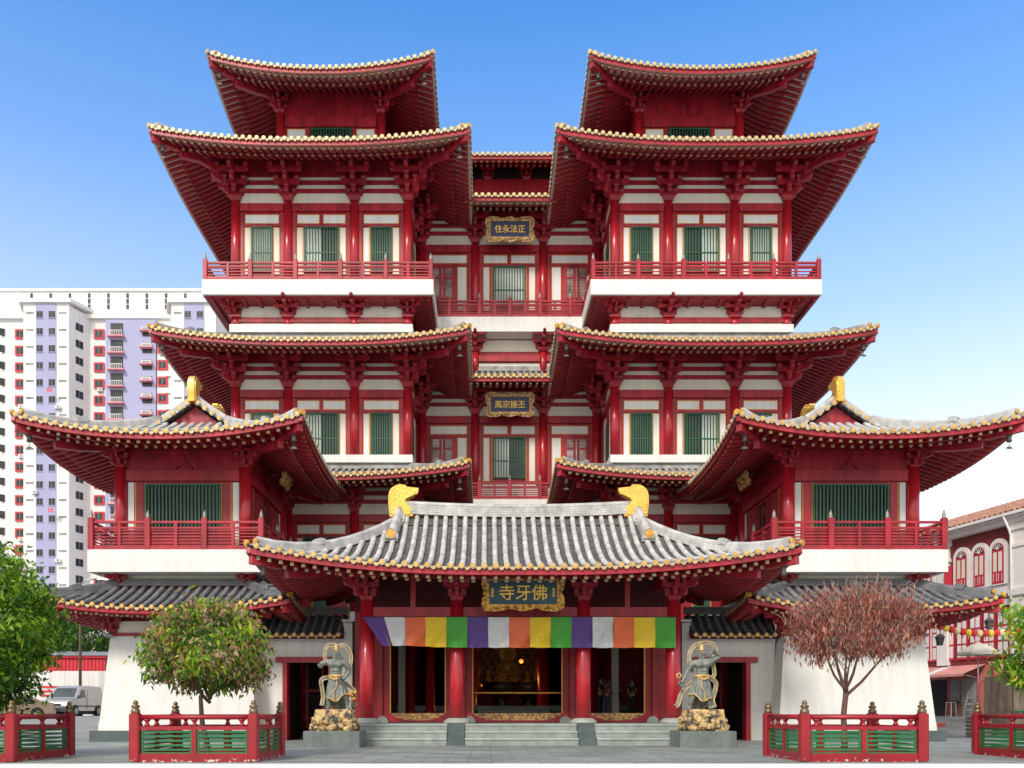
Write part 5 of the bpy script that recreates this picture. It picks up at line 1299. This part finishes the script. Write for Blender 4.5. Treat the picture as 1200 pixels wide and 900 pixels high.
b = MB(); b.box(-56, -34, 84, 94, 1, 10.6)
for z in (6.4, 8.9): b.box(-56.2, -33.8, 83.4, 84, z, z + .25)
b.build('wall', 'hwhite', fb, (0, 0, 0)); b = MB(); b.box(-50, -41.5, 83.85, 83.99, 6.0, 6.38); b.box(-45, -41.5, 83.8, 83.84, 5.9, 6.5); b.build('band', 'yel', fb, (0, 0, 0)) if 'yel' in M else None
M['yel'] = mat('yellow_panel', (.8, .6, .03), .6); b.build('sign_band', 'yel', fb, (0, 0, 0))
for k in range(8):
    b = MB(); x = -54 + k * 2.4; b.box(x, x + 1.7, 83.95, 83.99, 7.0, 8.3); b.build('window', 'hdark', fb, (0, 0, 0))
    b = MB()
    for q in range(6): b.box(x + .3 * q, x + .3 * q + .06, 83.45, 83.5, 9.2, 10.1)
    b.box(x - .3, x + 2.1, 83.44, 83.5, 10.1, 10.2); b.build('balustrade', 'hgrey', fb, (0, 0, 0))
tree('background_tree', 'dark green tree beyond the hoarding, partly behind the white base of the pavilion', (-33.2, 68, 1), 3, (0, 0, 5.8), (2.6, 2.2, 2.4), 130, 34, .34, ['lf2', 'lf3'], [2, 3], 31, .6, tr=.2)
tree('background_tree', 'small tree sprig between the lamp post and the bright green street tree', (-37.2, 71, 1), 3, (0, 0, 7.0), (1.7, 1.6, 1.2), 60, 30, .34, ['lf2', 'lf1'], [2, 1], 33, .55, tr=.18)

# tall tower block
hb = thing('tower_block', 'tall white and lilac apartment tower block with red framed windows', 'apartment block', (-82.2, 142, 0))
b = MB(); b.box(-30, 62, 4.5, 16, 0, 73.3); b.box(-30, 62, 2.2, 4.5, 0, 67.4)
def bay(x0, x1): b.box(x0, x1, -1.5, 2.19, 0, 68.4)
bays = [-15.6, 4.75, 29.0 - 3.4, 46]
for x in (-16.2, 4.75): bay(x, x + 7.5)
b.box(25.7, 29.1, 1.2, 2.19, 0, 66.6); b.box(29.1, 36.5, -1.5, 2.19, 0, 68.4); b.box(52, 59.5, -1.5, 2.19, 0, 68.4)
for x in (-16.2, 4.75, 29.1, 52):         # splayed flanks beside the bays
    b.prism([(x + 7.5, -1.5), (x + 9.2, 2.19), (x + 7.5, 2.19)], (0, 0, 0), (1, 0, 0), (0, 1, 0), (0, 0, 68.0)); b.prism([(x, -1.5), (x, 2.19), (x - 1.5, 2.19)], (0, 0, 0), (1, 0, 0), (0, 1, 0), (0, 0, 68.0))
b.build('wall', 'hwhite', hb)
b = MB()
for x in (-16.2, 4.75, 29.1, 52):
    b.box(x - .5, x + 8.0, -2.0, 2.5, 68.4, 69.0)
    b.prism([(x + 8, -2.0), (x + 9.8, 1.7), (x + 9.8, 2.5), (x + 8, 2.5)], (0, 0, 68.4), (1, 0, 0), (0, 1, 0), (0, 0, .6)); b.prism([(x - .5, -2.0), (x - .5, 2.5), (x - 2, 2.5), (x - 2, 1.7)], (0, 0, 68.4), (1, 0, 0), (0, 1, 0), (0, 0, .6))
b.box(-30, 62, 1.6, 4.5, 67.4, 68.1); b.box(-30, 62, 4.2, 16.2, 73.3, 73.7)
b.build('cornice', 'hwhite', hb)
b = MB()
for x in (-16.2, 4.75, 29.1, 52): b.box(x + 2.1, x + 5.4, -1.62, -1.501, 0, 68.2)
for x in (17.2, 38.5): b.box(x, x + 8.4, .9, 2.19, 0, 66.8)
b.build('lilac_panel', 'hlilac', hb)
PIT = 2.8
def once(fn, mats):
    m_ = MB(); fn(m_); return m_.mesh('x', mats)
def redw(m_): m_.box(-.85, .85, -.25, 0, -.8, .8, 0); m_.box(-.6, .6, -.28, -.24, -.55, .55, 1); m_.box(-.03, .03, -.3, -.27, -.55, .55, 2)
def slit(m_): m_.box(-.62, .62, -.04, 0, -.16, .16, 0); m_.box(-.62, .62, -.1, 0, .16, .22, 1)
def lilw(m_): m_.box(-.5, .5, -.05, 0, -.55, .55, 0); m_.box(-.6, .6, -.12, 0, -.68, -.56, 1); m_.box(-.02, .02, -.07, -.05, -.55, .55, 2)
def darkw(m_): m_.box(-.72, .72, -.05, 0, -.62, .62, 0); m_.box(-.02, .02, -.08, -.05, -.62, .62, 1)
def balc(m_):
    m_.box(-1.05, 1.05, -.05, 0, -.9, 1.2, 0); m_.box(-1.4, 1.4, -.9, 0, -1.25, -1.05, 1)
    m_.box(-1.05, 1.05, -.55, -.5, -.2, -.12, 2); m_.box(-1.05, 1.05, -.55, -.5, -1.0, -.92, 2)
    for k in range(8): m_.box(-1.05 + .29 * k, -.98 + .29 * k, -.55, -.5, -.92, -.2, 2)
def balc2(m_):
    m_.box(-.8, .8, -.05, 0, -.7, 1.0, 0); m_.box(-1.1, 1.1, -.9, 0, -.02, .12, 1); m_.box(-.8, .8, -.5, -.06, .14, .75, 2); m_.box(-.65, .65, -.52, -.49, .25, .62, 3)
def slot(m_): m_.box(-.22, .22, -.05, 0, -1.35, 1.35, 0); [m_.box(-.22, .22, -.07, 0, z - .05, z + .05, 1) for z in (-.5, .5)]
PR = {'red_window': once(redw, ['hred', 'hdark', 'hgrey']), 'vent_slit': once(slit, ['hgrey', 'hwhite']), 'bay_window': once(lilw, ['hdark', 'hlilac', 'hgrey']), 'flank_window': once(darkw, ['hdark', 'hgrey']),
      'balcony': once(balc, ['hdark', 'hpink', 'hwhite']), 'small_balcony': once(balc2, ['hdark', 'hpink', 'hwhite', 'hgrey']), 'roof_slot': once(slot, ['hdark', 'hwhite'])}
for k, v_ in PR.items(): v_.name = k
def fit(nm_, x, y, z, rz=0): o = put(nm_, PR[nm_], hb); o.location = (x, y, z); o.rotation_euler.z = rz
for i in range(18):
    z = 66.0 - 1.1 - i * PIT; za = z + 1.6
    for x in (2.3, 15.6): fit('red_window', x, 2.19, z)
    if i < 8: fit('red_window', 26.7, 1.19, z)
    for x in (4.75,):
        fit('vent_slit', x + 1.05, -1.5, za + .3); fit('vent_slit', x + 6.45, -1.5, za + .3)
        fit('bay_window', x + 2.75, -1.62, za); fit('bay_window', x + 4.75, -1.62, za)
    a = math.atan2(3.69, 1.7)
    fit('flank_window', 4.75 + 7.5 + .85 - .01, .33, z + .3, a); fit('flank_window', -16.2 + 7.5 + .85 + 7.4, 2.17, z + .3, .6)
    fit('balcony', 19.1, .9, z + .1)
    if i < 9: fit('small_balcony', 24.2, .9, z - .2)
    if i < 7:
        for x in (29.1,): fit('vent_slit', 28.0 - .2, 1.19, za - .8); fit('bay_window', x + 2.75, -1.62, za); fit('bay_window', x + 4.75, -1.62, za); fit('vent_slit', x + 1.05, -1.5, za + .3)
def acm(m_): m_.bevbox(-.42, .42, -.45, -.08, -.3, .3, .04, 0); m_.disc((.08, -.46, 0), (0, 1, 0), .22, .02, 12, 1); m_.box(-.4, .4, -.4, 0, -.36, -.31, 1)
PR['air_conditioner'] = once(acm, ['hwhite', 'hgrey']); PR['air_conditioner'].name = 'air_conditioner'
for (x, y, i) in ((15.6, 2.19, 3), (2.3, 2.19, 7), (15.6, 2.19, 8), (2.3, 2.19, 12), (10.4, -1.62, 5), (6.6, -1.62, 10), (24.2, .9, 5), (2.3, 2.19, 4), (10.4, -1.62, 14), (15.6, 2.19, 13)): fit('air_conditioner', x + .2, y, 64.9 - i * PIT - (1.05 if y > 0 else -.3))
for k_, (c_, q_) in enumerate((('lau1', (.6, .15, .2)), ('lau2', (.15, .3, .6)), ('lau3', (.7, .7, .68)))):
    M[c_] = mat('laundry_cloth_' + 'abc'[k_], q_, .8)
    m_ = MB(); [m_.grid([[(x * .5 + .22 * u, -1.3 + .3 * k_ + .03 * math.sin(u * 5 + v), -.75 * v) for u in range(3)] for v in (0, .5, 1)]) for x in range(2)]; PR['laundry'] = m_.mesh('laundry', c_)
    for (x, y, i) in (((9.3, -1.62, 4), (9.5, -1.62, 11)) if k_ == 0 else ((19.2, .3, 5 + 3 * k_),)): fit('laundry', x, y, 65.2 - i * PIT)
for k in range(13): fit('roof_slot', 2.9 + 3.3 * k, 4.5, 71.6)

# ------------------------------------------------------------------ shophouses on the other side
M['swall'] = mat('dark_red_shop_wall', (.22, .035, .035), .7, 0, .1); M['swhite'] = mat('shophouse_white_plaster', (.84, .83, .81), .7, 0, .06, .8, streak=.08); M['orange'] = mat('orange_clay_tile', (.42, .21, .14), .7, 0, .35, 4, .4, 10); M['shutterred'] = mat('shop_shutter_red', (.50, .02, .05), .5, 0, .12)
M['pink'] = mat('faded_pink_wall', (.55, .20, .16), .7, 0, .12); M['tarp'] = mat('brown_tarpaulin', (.20, .155, .125), .85, 0, .2, 2, .3, 6); M['awning'] = mat('faded_pink_awning', (.68, .30, .28), .7, 0, .12, 3)
sh = thing('shophouse', 'three storey shophouse with arched red shuttered windows and orange tiled roof', 'shophouse', (29.5, 50, .6), R(-76.5))
b = MB(); b.box(-24, 3.4, 0, 9, 0, 12.0); b.build('wall', 'swall', sh)
b = MB(); b.box(-24, 3.4, -.05, .02, 7.6, 8.2); b.box(-24, -5.0, -.04, .02, 4, 11.5); b.box(-24, 3.4, -.09, .02, 6.95, 7.3); b.box(-24, 3.3, -.5, .0, 11.6, 11.9); b.box(-24, 3.3, -.75, .0, 11.9, 12.1)
for (x0, x1) in ((.25, 1.9), (-5.6, -4.75), (-11.8, -11.1)): b.box(x0, x1, -.28, .02, 3.6, 11.2); b.box(x0 - .15, x1 + .15, -.4, .02, 11.2, 11.6); b.box(x0 - .15, x1 + .15, -.4, .02, 7.4, 7.8); b.box(x0 - .1, x1 + .1, -.36, .02, 10.2, 10.4)
b.build('plaster_trim', 'swhite', sh)
def archpts(w, h, n=10): return [(-w, 0), (w, 0), (w, h)] + [(w * math.cos(math.pi * i / n), h + w * math.sin(math.pi * i / n)) for i in range(1, n)] + [(-w, h)]
for k, x in enumerate([-.87, -2.27, -3.68, -6.6, -8.0, -9.4, -12.6, -14.0, -15.4]):
    b = MB(); b.prism(archpts(.66, 2.1), (x, -.16, 8.2), (1, 0, 0), (0, 0, 1), (0, .17, 0)); a = b.build('window_arch', 'swhite', sh)
    b = MB(); b.prism(archpts(.43, 2.0), (x, -.175, 8.28), (1, 0, 0), (0, 0, 1), (0, .02, 0)); f = b.build('window', 'shutterred', sh)
    b = MB(); b.prism([(-.36, 0)] + [(.36 * math.cos(math.pi * i / 8), .36 * math.sin(math.pi * i / 8)) for i in range(0, 9)][1:8] + [(.36, 0)][::-1], (x, -.185, 10.3), (1, 0, 0), (0, 0, 1), (0, .008, 0)); b.build('fanlight', 'hdark', f)
    b = MB()
    for q in range(1, 6): a_ = math.pi * q / 6; b.bar((x, -.19, 10.3), (x + .36 * math.cos(a_), -.19, 10.3 + .36 * math.sin(a_)), .03, .03, 0, Vector((0, 1, 0)))
    b.build('glazing_bar', 'swhite', f)
    b = MB()
    for sg in (-1, 1): b.box(x + sg * .19 - .13, x + sg * .19 + .13, -.19, -.18, 9.0, 10.16); b.box(x + sg * .19 - .13, x + sg * .19 - .1, -.19, -.18, 8.4, 8.9); b.box(x + sg * .19 + .1, x + sg * .19 + .13, -.19, -.18, 8.4, 8.9)
    b.build('shutter_panel', 'cream', f)
b = MB(); b.box(-4.45, -4.40, -.75, -.2, 8.3, 9.9); b.build('open_shutter', 'shutterred', sh)
for k in range(12):
    x = .0 - k * 1.05 - .55
    b = MB(); b.box(x - .42, x + .42, -.10, .02, 3.9, 6.8); f = b.build('window', 'shutterred', sh)
    b = MB()
    for sg in (-1, 1):
        for (z0, z1) in ((4.05, 4.8), (4.92, 5.7), (5.82, 6.65)): b.box(x + sg * .2 - .15, x + sg * .2 + .15, -.115, -.10, z0, z1)
    b.build('pane', 'swhite', f)
b = MB(); b.frustum((-24, 3.4, -.8, 5, 12.1), (-24, 3.4, 3.6, 4.0, 13.9))
for k in range(70): x = -23.8 + k * .39; b.tube([(x, -.8, 12.2), (x, 3.6, 13.95)], .1, 6, 0, False)
b.build('roof', 'orange', sh)
b = MB(); b.prism([(-.8, 12.1), (9, 12.1), (9, 13.0), (4.2, 15.0), (-.8, 12.8)], (2.2, 0, 0), (0, 1, 0), (0, 0, 1), (1.0, 0, 0)); b.box(1.9, 3.4, -.9, 9, 12.1, 12.6); b.build('gable_wall', 'swhite', sh)
b = MB(); b.frustum((-24, -6, 4.5, 14, 12.6), (-22, -6, 8, 10, 14.6)); b.build('rear_roof', 'tilemid', sh)
b = MB(); b.box(-24, 2.1, -.92, -.8, 12.0, 12.16); b.tube([(.25, -.86, 12.0), (.25, -.45, 11.2), (.25, -.35, 10.9), (.25, -.35, 3.5)], .07, 8); b.build('gutter', 'swhite', sh)
# ground floor
b = MB(); b.box(-24, 3.4, -.02, .3, 0, 3.5); b.build('shop_front', 'pink', sh)
for (x0, x1, nm_, m_) in ((-6.4, -4.9, 'doorway', 'dark'), (-4.75, -3.9, 'panel_door', 'hgrey'), (-3.8, -2.6, 'roller_shutter', 'hgrey'), (-1.2, .1, 'doorway', 'dark'), (-9.5, -7.0, 'doorway', 'dark')):
    b = MB(); b.box(x0, x1, -.06, -.021, .05, 2.7)
    if nm_ == 'roller_shutter':
        for k in range(14): b.box(x0, x1, -.09, -.06, .1 + .19 * k, .24 + .19 * k)
    b.build(nm_, m_, sh)
b = MB()
for x in (-6.55, -4.82, -2.45, -1.35): b.box(x - .07, x + .07, -.1, .0, 0, 3.3)
b.build('door_post', 'shutterred', sh)
def shl(x, y, z):        # place in front of the shophouse
    a = R(-76.5); return (29.5 + x * math.cos(a) - y * math.sin(a), 50 + x * math.sin(a) + y * math.cos(a), .6 + z)
aw = thing('awning', 'long faded pink and white striped awning over the dark shop doorway', 'awning', shl(-4.3, 0, 0), R(-76.5))
b = MB()
for k in range(7):
    x0 = -2.3 + k * .68; b.add([(x0, -.05, 3.55), (x0 + .68, -.05, 3.55), (x0 + .68, -1.7, 2.95), (x0, -1.7, 2.95)], [(0, 1, 2, 3)], 1 if k == 2 else 0)
    b.add([(x0, -1.7, 2.95), (x0 + .68, -1.7, 2.95), (x0 + .68, -1.71, 2.8), (x0, -1.71, 2.8)], [(0, 1, 2, 3)], 1 if k == 2 else 0)
b.build('canvas', ['awning', 'hwhite'], aw)
b = MB(); [b.bar((x, -.05, 2.6), (x, -1.68, 2.93), .04, .04) for x in (-2.2, 0, 2.3)]; b.build('strut', 'steel', aw)
o = thing('leaning_board', 'brown red board leaning against the shop front beside the metal ladder', 'board', shl(-4.2, -.25, 0), R(-76.5)); o.rotation_euler = (R(-8), 0, R(-76.5))
b = MB(); b.box(-.55, .55, 0, .04, 0, 1.75); b.box(-.55, .55, -.02, 0, 1.65, 1.75); b.build('sheet', 'barkdry', o)
o = thing('step_ladder', 'grey metal step ladder standing by the shop shutter', 'ladder', shl(-2.9, -.5, 0), R(-76.5)); b = MB()
for sg in (-1, 1): b.bar((sg * .28, 0, 0), (sg * .2, .35, 1.9), .05, .05); b.bar((sg * .28, .8, 0), (sg * .2, .36, 1.9), .05, .05)
b.build('rail', 'steel', o); b = MB(); [b.box(-.26 + .01 * k, .26 - .01 * k, .06 * k, .06 * k + .1, .3 * k + .25, .3 * k + .28) for k in range(5)]; b.build('tread', 'steel', o)
o = thing('metal_stool', 'tall grey metal stool frame before the leaning board', 'stool', shl(-3.7, -.9, 0), R(-76.5)); b = MB()
for sx_ in (-1, 1):
    for sy_ in (-1, 1): b.bar((sx_ * .25, sy_ * .2, 0), (sx_ * .2, sy_ * .16, 1.2), .04, .04)
b.bar((-.25, -.2, .4), (.25, -.2, .4), .03, .03); b.build('leg', 'steel', o); b = MB(); b.bevbox(-.24, .24, -.2, .2, 1.2, 1.25, .02); b.build('seat', 'steel', o)
o = thing('market_umbrella', 'cream market umbrella between the lanterns and the pink awning', 'umbrella', (24.9, 45.5, .55))
b = MB(); b.lathe([(1.05, 3.85), (.75, 4.05), (.4, 4.25), (.04, 4.4)], 8, sm=False); b.lathe([(1.05, 3.72), (1.05, 3.85)], 8, sm=False); b.build('canopy', 'cream', o); b = MB(); b.tube([(0, 0, 0), (0, 0, 4.5)], .03, 8); b.build('pole', 'steel', o)
o = thing('market_stall', 'market stall covered by brown tarpaulin under a pink awning', 'stall', (25.75, 41.5, 0))
b = MB()
rows = [[(-1.9 + .08 * math.sin(k * 1.9 + z) + k * .12, -.6 + .10 * math.sin(k * 2.1) - .05 * z * .3, z) for k in range(34)] for z in (0.02, .8, 1.6, 2.4, 3.0)]
b.grid(rows); rows = [[(-1.9 + .05 * math.sin(k * 2 + z), -.6 + k * .2, z) for k in range(12)] for z in (0.02, .8, 1.6, 2.4, 3.0)]; b.grid(rows); b.build('tarpaulin', 'tarp', o)
b = MB(); b.add([(-2.2, -1.4, 2.95), (2.5, -1.4, 2.95), (2.5, 1.2, 3.75), (-2.0, 1.2, 3.75), (-2.2, -1.4, 2.85), (2.5, -1.4, 2.85)], [(0, 1, 2, 3), (4, 5, 1, 0)]); b.build('awning', 'awning', o)
b = MB(); b.tube([(-1.95, -.78, 1.3), (2.2, -.78, 1.3)], .04, 8); [b.tube([(x, -1.3, 0), (x, -1.3, 2.9)], .04, 8) for x in (2.3,)]; [b.tube([(x, 1.1, 0), (x, 1.1, 3.7)], .04, 8) for x in (-1.85, 2.3)]; b.build('frame', 'greenbar', o)
o = thing('wooden_crate', 'weathered grey crate standing beside the brown tarpaulin stall', 'crate', (22.9, 42.0, .02)); b = MB()
b.box(-.42, .42, -.3, .3, 0, .06)
for k in range(5): z0 = .08 + .19 * k; b.box(-.45, .45, -.33, -.30, z0, z0 + .15); b.box(-.45, -.42, -.3, .3, z0, z0 + .15); b.box(.42, .45, -.3, .3, z0, z0 + .15); b.box(-.45, .45, .30, .33, z0, z0 + .15)
b.build('crate_slats', 'tarp', o)
# festive lanterns
M['lred'] = mat('red_paper', (.70, .03, .05), .6); M['lyel'] = mat('pale_yellow_paper', (.85, .75, .42), .6); M['lbrt'] = mat('bright_yellow_paper', (.88, .68, .05), .6)
lp_ = []
for k in range(17):
    u = k / 16; lp_.append(Vector((21.3 + 4.6 * u, 43.6, 5.95 - .42 * u - .30 * math.sin(math.pi * min(1, u * 1.05)))))
o = thing('lantern_string', 'thin cord carrying the small paper lanterns by the shophouse', 'cord', (0, 0, 0)); b = MB(); b.tube([(19.0, 43.6, 6.3)] + [tuple(p) for p in lp_] + [(27.5, 43.6, 6.4)], .012, 5); b.build('cord', 'black', o)
lan = []
ME = {}
for m_ in ('lred', 'lyel', 'lbrt'):
    q = MB(); q.lathe([(.07, 0), (.13, -.04), (.16, -.16), (.13, -.30), (.08, -.34)], 12); q.box(-.015, .015, -.015, .015, -.5, -.34); ME[m_] = q.mesh('paper_lantern', m_)
for k, p in enumerate(lp_):
    m_ = ('lred', 'lyel', 'lred', 'lbrt')[k % 4]; o = put('paper_lantern', ME[m_], None, p); 
    tag(o, {'lred': 'small red paper lantern hanging on the cord by the shophouse', 'lyel': 'small pale yellow paper lantern hanging on the cord by the shophouse', 'lbrt': 'small bright yellow paper lantern hanging on the cord by the shophouse'}[m_], 'lantern', {'lred': 'red paper lanterns on the cord', 'lyel': 'pale paper lanterns on the cord', 'lbrt': 'bright yellow paper lanterns on the cord'}[m_])
for (x, y, z, lb) in ((22.6, 45, 4.75, 'lower'), (25.2, 45, 5.6, 'upper')):
    o = thing('wall_lantern', lb + ' old grey street lantern on an arm before the shophouse windows', 'street lantern', (x, y, z))
    b = MB(); b.frustum((-.1, .1, -.1, .1, 0), (-.17, .17, -.17, .17, .42)); b.frustum((-.22, .22, -.22, .22, .42), (-.03, .03, -.03, .03, .62)); b.build('lamp', 'bell', o)
    b = MB(); b.tube([(0, 0, .62), (0, 0, .85), (.3, .6, .95), (2.6, 2.6, .95)], .025, 6); b.build('bracket_arm', 'bell', o)

# small cameras under the lower roofs
for sx in (-1, 1):
    o = thing('security_camera', 'small pale security camera at the top corner of the pavilion wall ' + ('near the parked van' if sx < 0 else 'near the lanterns'), 'camera', (sx * 17.45, 36.45, 4.55)); b = MB(); b.bar((0, .25, .12), (0, 0, .1), .04, .04); b.bar((0, 0, .1), (0, 0, -.02), .03, .03, 0, Vector((0, 1, 0))); b.build('mount', 'hgrey', o)
    b = MB(); b.tube([(sx * .12, .1, 0), (-sx * .2, -.22, -.08)], .075, 10); b.build('housing', 'hgrey', o)

# ------------------------------------------------------------------ ground
def gz(y): 
    t = min(1, max(0, (y - 42) / 12)); return .95 * t * t * (3 - 2 * t)
ys = [-60, 0, 10, 16, 20.6, 26, 32, 38, 42] + [42 + i for i in range(1, 13)] + [60, 80, 120, 200, 400, 900]
xs_ = [-900, -200, -60, -19.5, 0, 19.5, 60, 200, 900]
g = MB(); g.grid([[(x, y, gz(y)) for x in xs_] for y in ys], 0, True)
m = mat('granite_paving', (.33, .36, .345), .6, 0, .10, .5, .12, 30); nt = m.node_tree; N = nt.nodes; L = nt.links; b_ = N['Principled BSDF']
gg = N.new('ShaderNodeNewGeometry'); bk = N.new('ShaderNodeTexBrick'); bk.inputs['Scale'].default_value = 1.0; bk.inputs['Brick Width'].default_value = 1.2; bk.inputs['Row Height'].default_value = .6; bk.inputs['Mortar Size'].default_value = .016
bk.inputs['Color1'].default_value = (1, 1, 1, 1); bk.inputs['Color2'].default_value = (.68, .72, .70, 1); bk.inputs['Mortar'].default_value = (.28, .30, .29, 1); bk.inputs['Bias'].default_value = -.1
L.new(gg.outputs['Position'], bk.inputs['Vector'])
mx = N.new('ShaderNodeMix'); mx.data_type = 'RGBA'; mx.blend_type = 'MULTIPLY'; mx.inputs[0].default_value = 1
L.new(b_.inputs['Base Color'].links[0].from_socket, mx.inputs[6]); L.new(bk.outputs['Color'], mx.inputs[7])
n4 = N.new('ShaderNodeTexNoise'); n4.inputs['Scale'].default_value = .35; n4.inputs['Detail'].default_value = 7; n4.inputs['Roughness'].default_value = .7; L.new(gg.outputs['Position'], n4.inputs['Vector'])
r4 = N.new('ShaderNodeValToRGB'); r4.color_ramp.elements[0].position = .35; r4.color_ramp.elements[0].color = (.72, .73, .72, 1); r4.color_ramp.elements[1].position = .62; r4.color_ramp.elements[1].color = (1, 1, 1, 1); L.new(n4.outputs['Fac'], r4.inputs[0])
m2 = N.new('ShaderNodeMix'); m2.data_type = 'RGBA'; m2.blend_type = 'MULTIPLY'; m2.inputs[0].default_value = 1; L.new(mx.outputs[2], m2.inputs[6]); L.new(r4.outputs[0], m2.inputs[7]); L.new(m2.outputs[2], b_.inputs['Base Color'])
M['paving'] = m
tag(g.build('ground', 'paving'), kind='structure')
M['asphalt'] = mat('pale_worn_asphalt', (.30, .30, .29), .8, 0, .12, .6, .2, 40)
for x0, x1 in ((-200, -19.5),):
    r_ = MB(); yy = [40.5] + [41 + i for i in range(14)] + [60, 80, 120, 200]; r_.grid([[(x, y, gz(y) + .006) for x in (x0, -60, x1)] for y in yy]); tag(r_.build('road', 'asphalt'), kind='structure')
M['kerbpale'] = mat('pale_painted_concrete', (.80, .80, .77), .8, 0, .04, 1)
k = MB(); k.box(-60, 60, 16, 20.55, -.05, .03); tag(k.build('pavement', 'kerbpale'), kind='structure')
M['roadred'] = mat('red_kerb_line', (.45, .08, .07), .7)
k = MB(); k.box(20.5, 24.2, 47.4, 47.7, .2, .62); tag(k.build('kerb', 'roadred'), kind='structure')

# ------------------------------------------------------------------ light, sky, camera
W = bpy.data.worlds.new('World'); SC.world = W; W.use_nodes = True
N = W.node_tree.nodes; L = W.node_tree.links; bg = N['Background']
EL, AZ = R(38), R(206)
sk = N.new('ShaderNodeTexSky'); sk.sky_type = 'NISHITA'; sk.sun_disc = False; sk.sun_elevation = EL; sk.sun_rotation = AZ; sk.air_density = 1.0; sk.dust_density = .6; sk.ozone_density = 1.5
tc = N.new('ShaderNodeTexCoord'); sx_ = N.new('ShaderNodeSeparateXYZ'); L.new(tc.outputs['Generated'], sx_.inputs[0])
rp = N.new('ShaderNodeValToRGB'); E = rp.color_ramp.elements
E[0].position = 0; E[0].color = (.95,) * 3 + (1,); E[1].position = .64; E[1].color = (.04,) * 3 + (1,)
for p, c in ((.17, .93), (.27, .74), (.40, .36), (.52, .15), (.70, .12), (.86, .75), (1.0, .8)): e = E.new(p); e.color = (c, c, c, 1)  # white again overhead, out of view: added for neutral fill light
L.new(sx_.outputs[2], rp.inputs[0])
tint = N.new('ShaderNodeMix'); tint.data_type = 'RGBA'; tint.blend_type = 'MULTIPLY'; tint.inputs[0].default_value = 1; L.new(sk.outputs[0], tint.inputs[6]); tint.inputs[7].default_value = (.35, 1.42, 2.25, 1)
mx = N.new('ShaderNodeMix'); mx.data_type = 'RGBA'; 
gl = N.new('ShaderNodeMapRange'); gl.interpolation_type = 'SMOOTHSTEP'; gl.inputs[1].default_value = .05; gl.inputs[2].default_value = -.6; L.new(sx_.outputs[1], gl.inputs[0])  # sky behind the camera whitened as added frontal fill
mm = N.new('ShaderNodeMath'); mm.operation = 'MAXIMUM'; L.new(rp.outputs[0], mm.inputs[0]); L.new(gl.outputs[0], mm.inputs[1]); L.new(mm.outputs[0], mx.inputs[0]); L.new(tint.outputs[2], mx.inputs[6]); mx.inputs[7].default_value = (8.6, 8.35, 8.0, 1)
L.new(mx.outputs[2], bg.inputs['Color']); bg.inputs['Strength'].default_value = .146
s = bpy.data.lights.new('sun', 'SUN'); s.energy = 2.8; s.angle = R(14); s.color = (1, .92, .80); so = bpy.data.objects.new('sun', s); COL.objects.link(so)
d = Vector((math.sin(AZ) * math.cos(EL), math.cos(AZ) * math.cos(EL), math.sin(EL))); so.rotation_euler = d.to_track_quat('Z', 'Y').to_euler()
pl_ = bpy.data.lights.new('lantern_glow', 'POINT'); pl_.energy = 25; pl_.color = (1, .5, .15); pl_.shadow_soft_size = .2; po = bpy.data.objects.new('lantern_glow', pl_); COL.objects.link(po); po.location = (.48, 43.7, 3.6)
cam = bpy.data.cameras.new('camera'); co = bpy.data.objects.new('camera', cam); COL.objects.link(co); co.location = (-1.36, 0, 1.3); co.rotation_euler = (R(90), 0, 0)
cam.sensor_width = 36; cam.lens = 30; cam.shift_x = 31 / 1200; cam.shift_y = 383 / 1200; cam.clip_end = 3000; SC.camera = co
SC.view_settings.view_transform = 'Standard'; SC.view_settings.look = 'None'; SC.view_settings.exposure = 0
SC.render.resolution_x = 1024; SC.render.resolution_y = 768
SC.cycles.max_bounces = 6
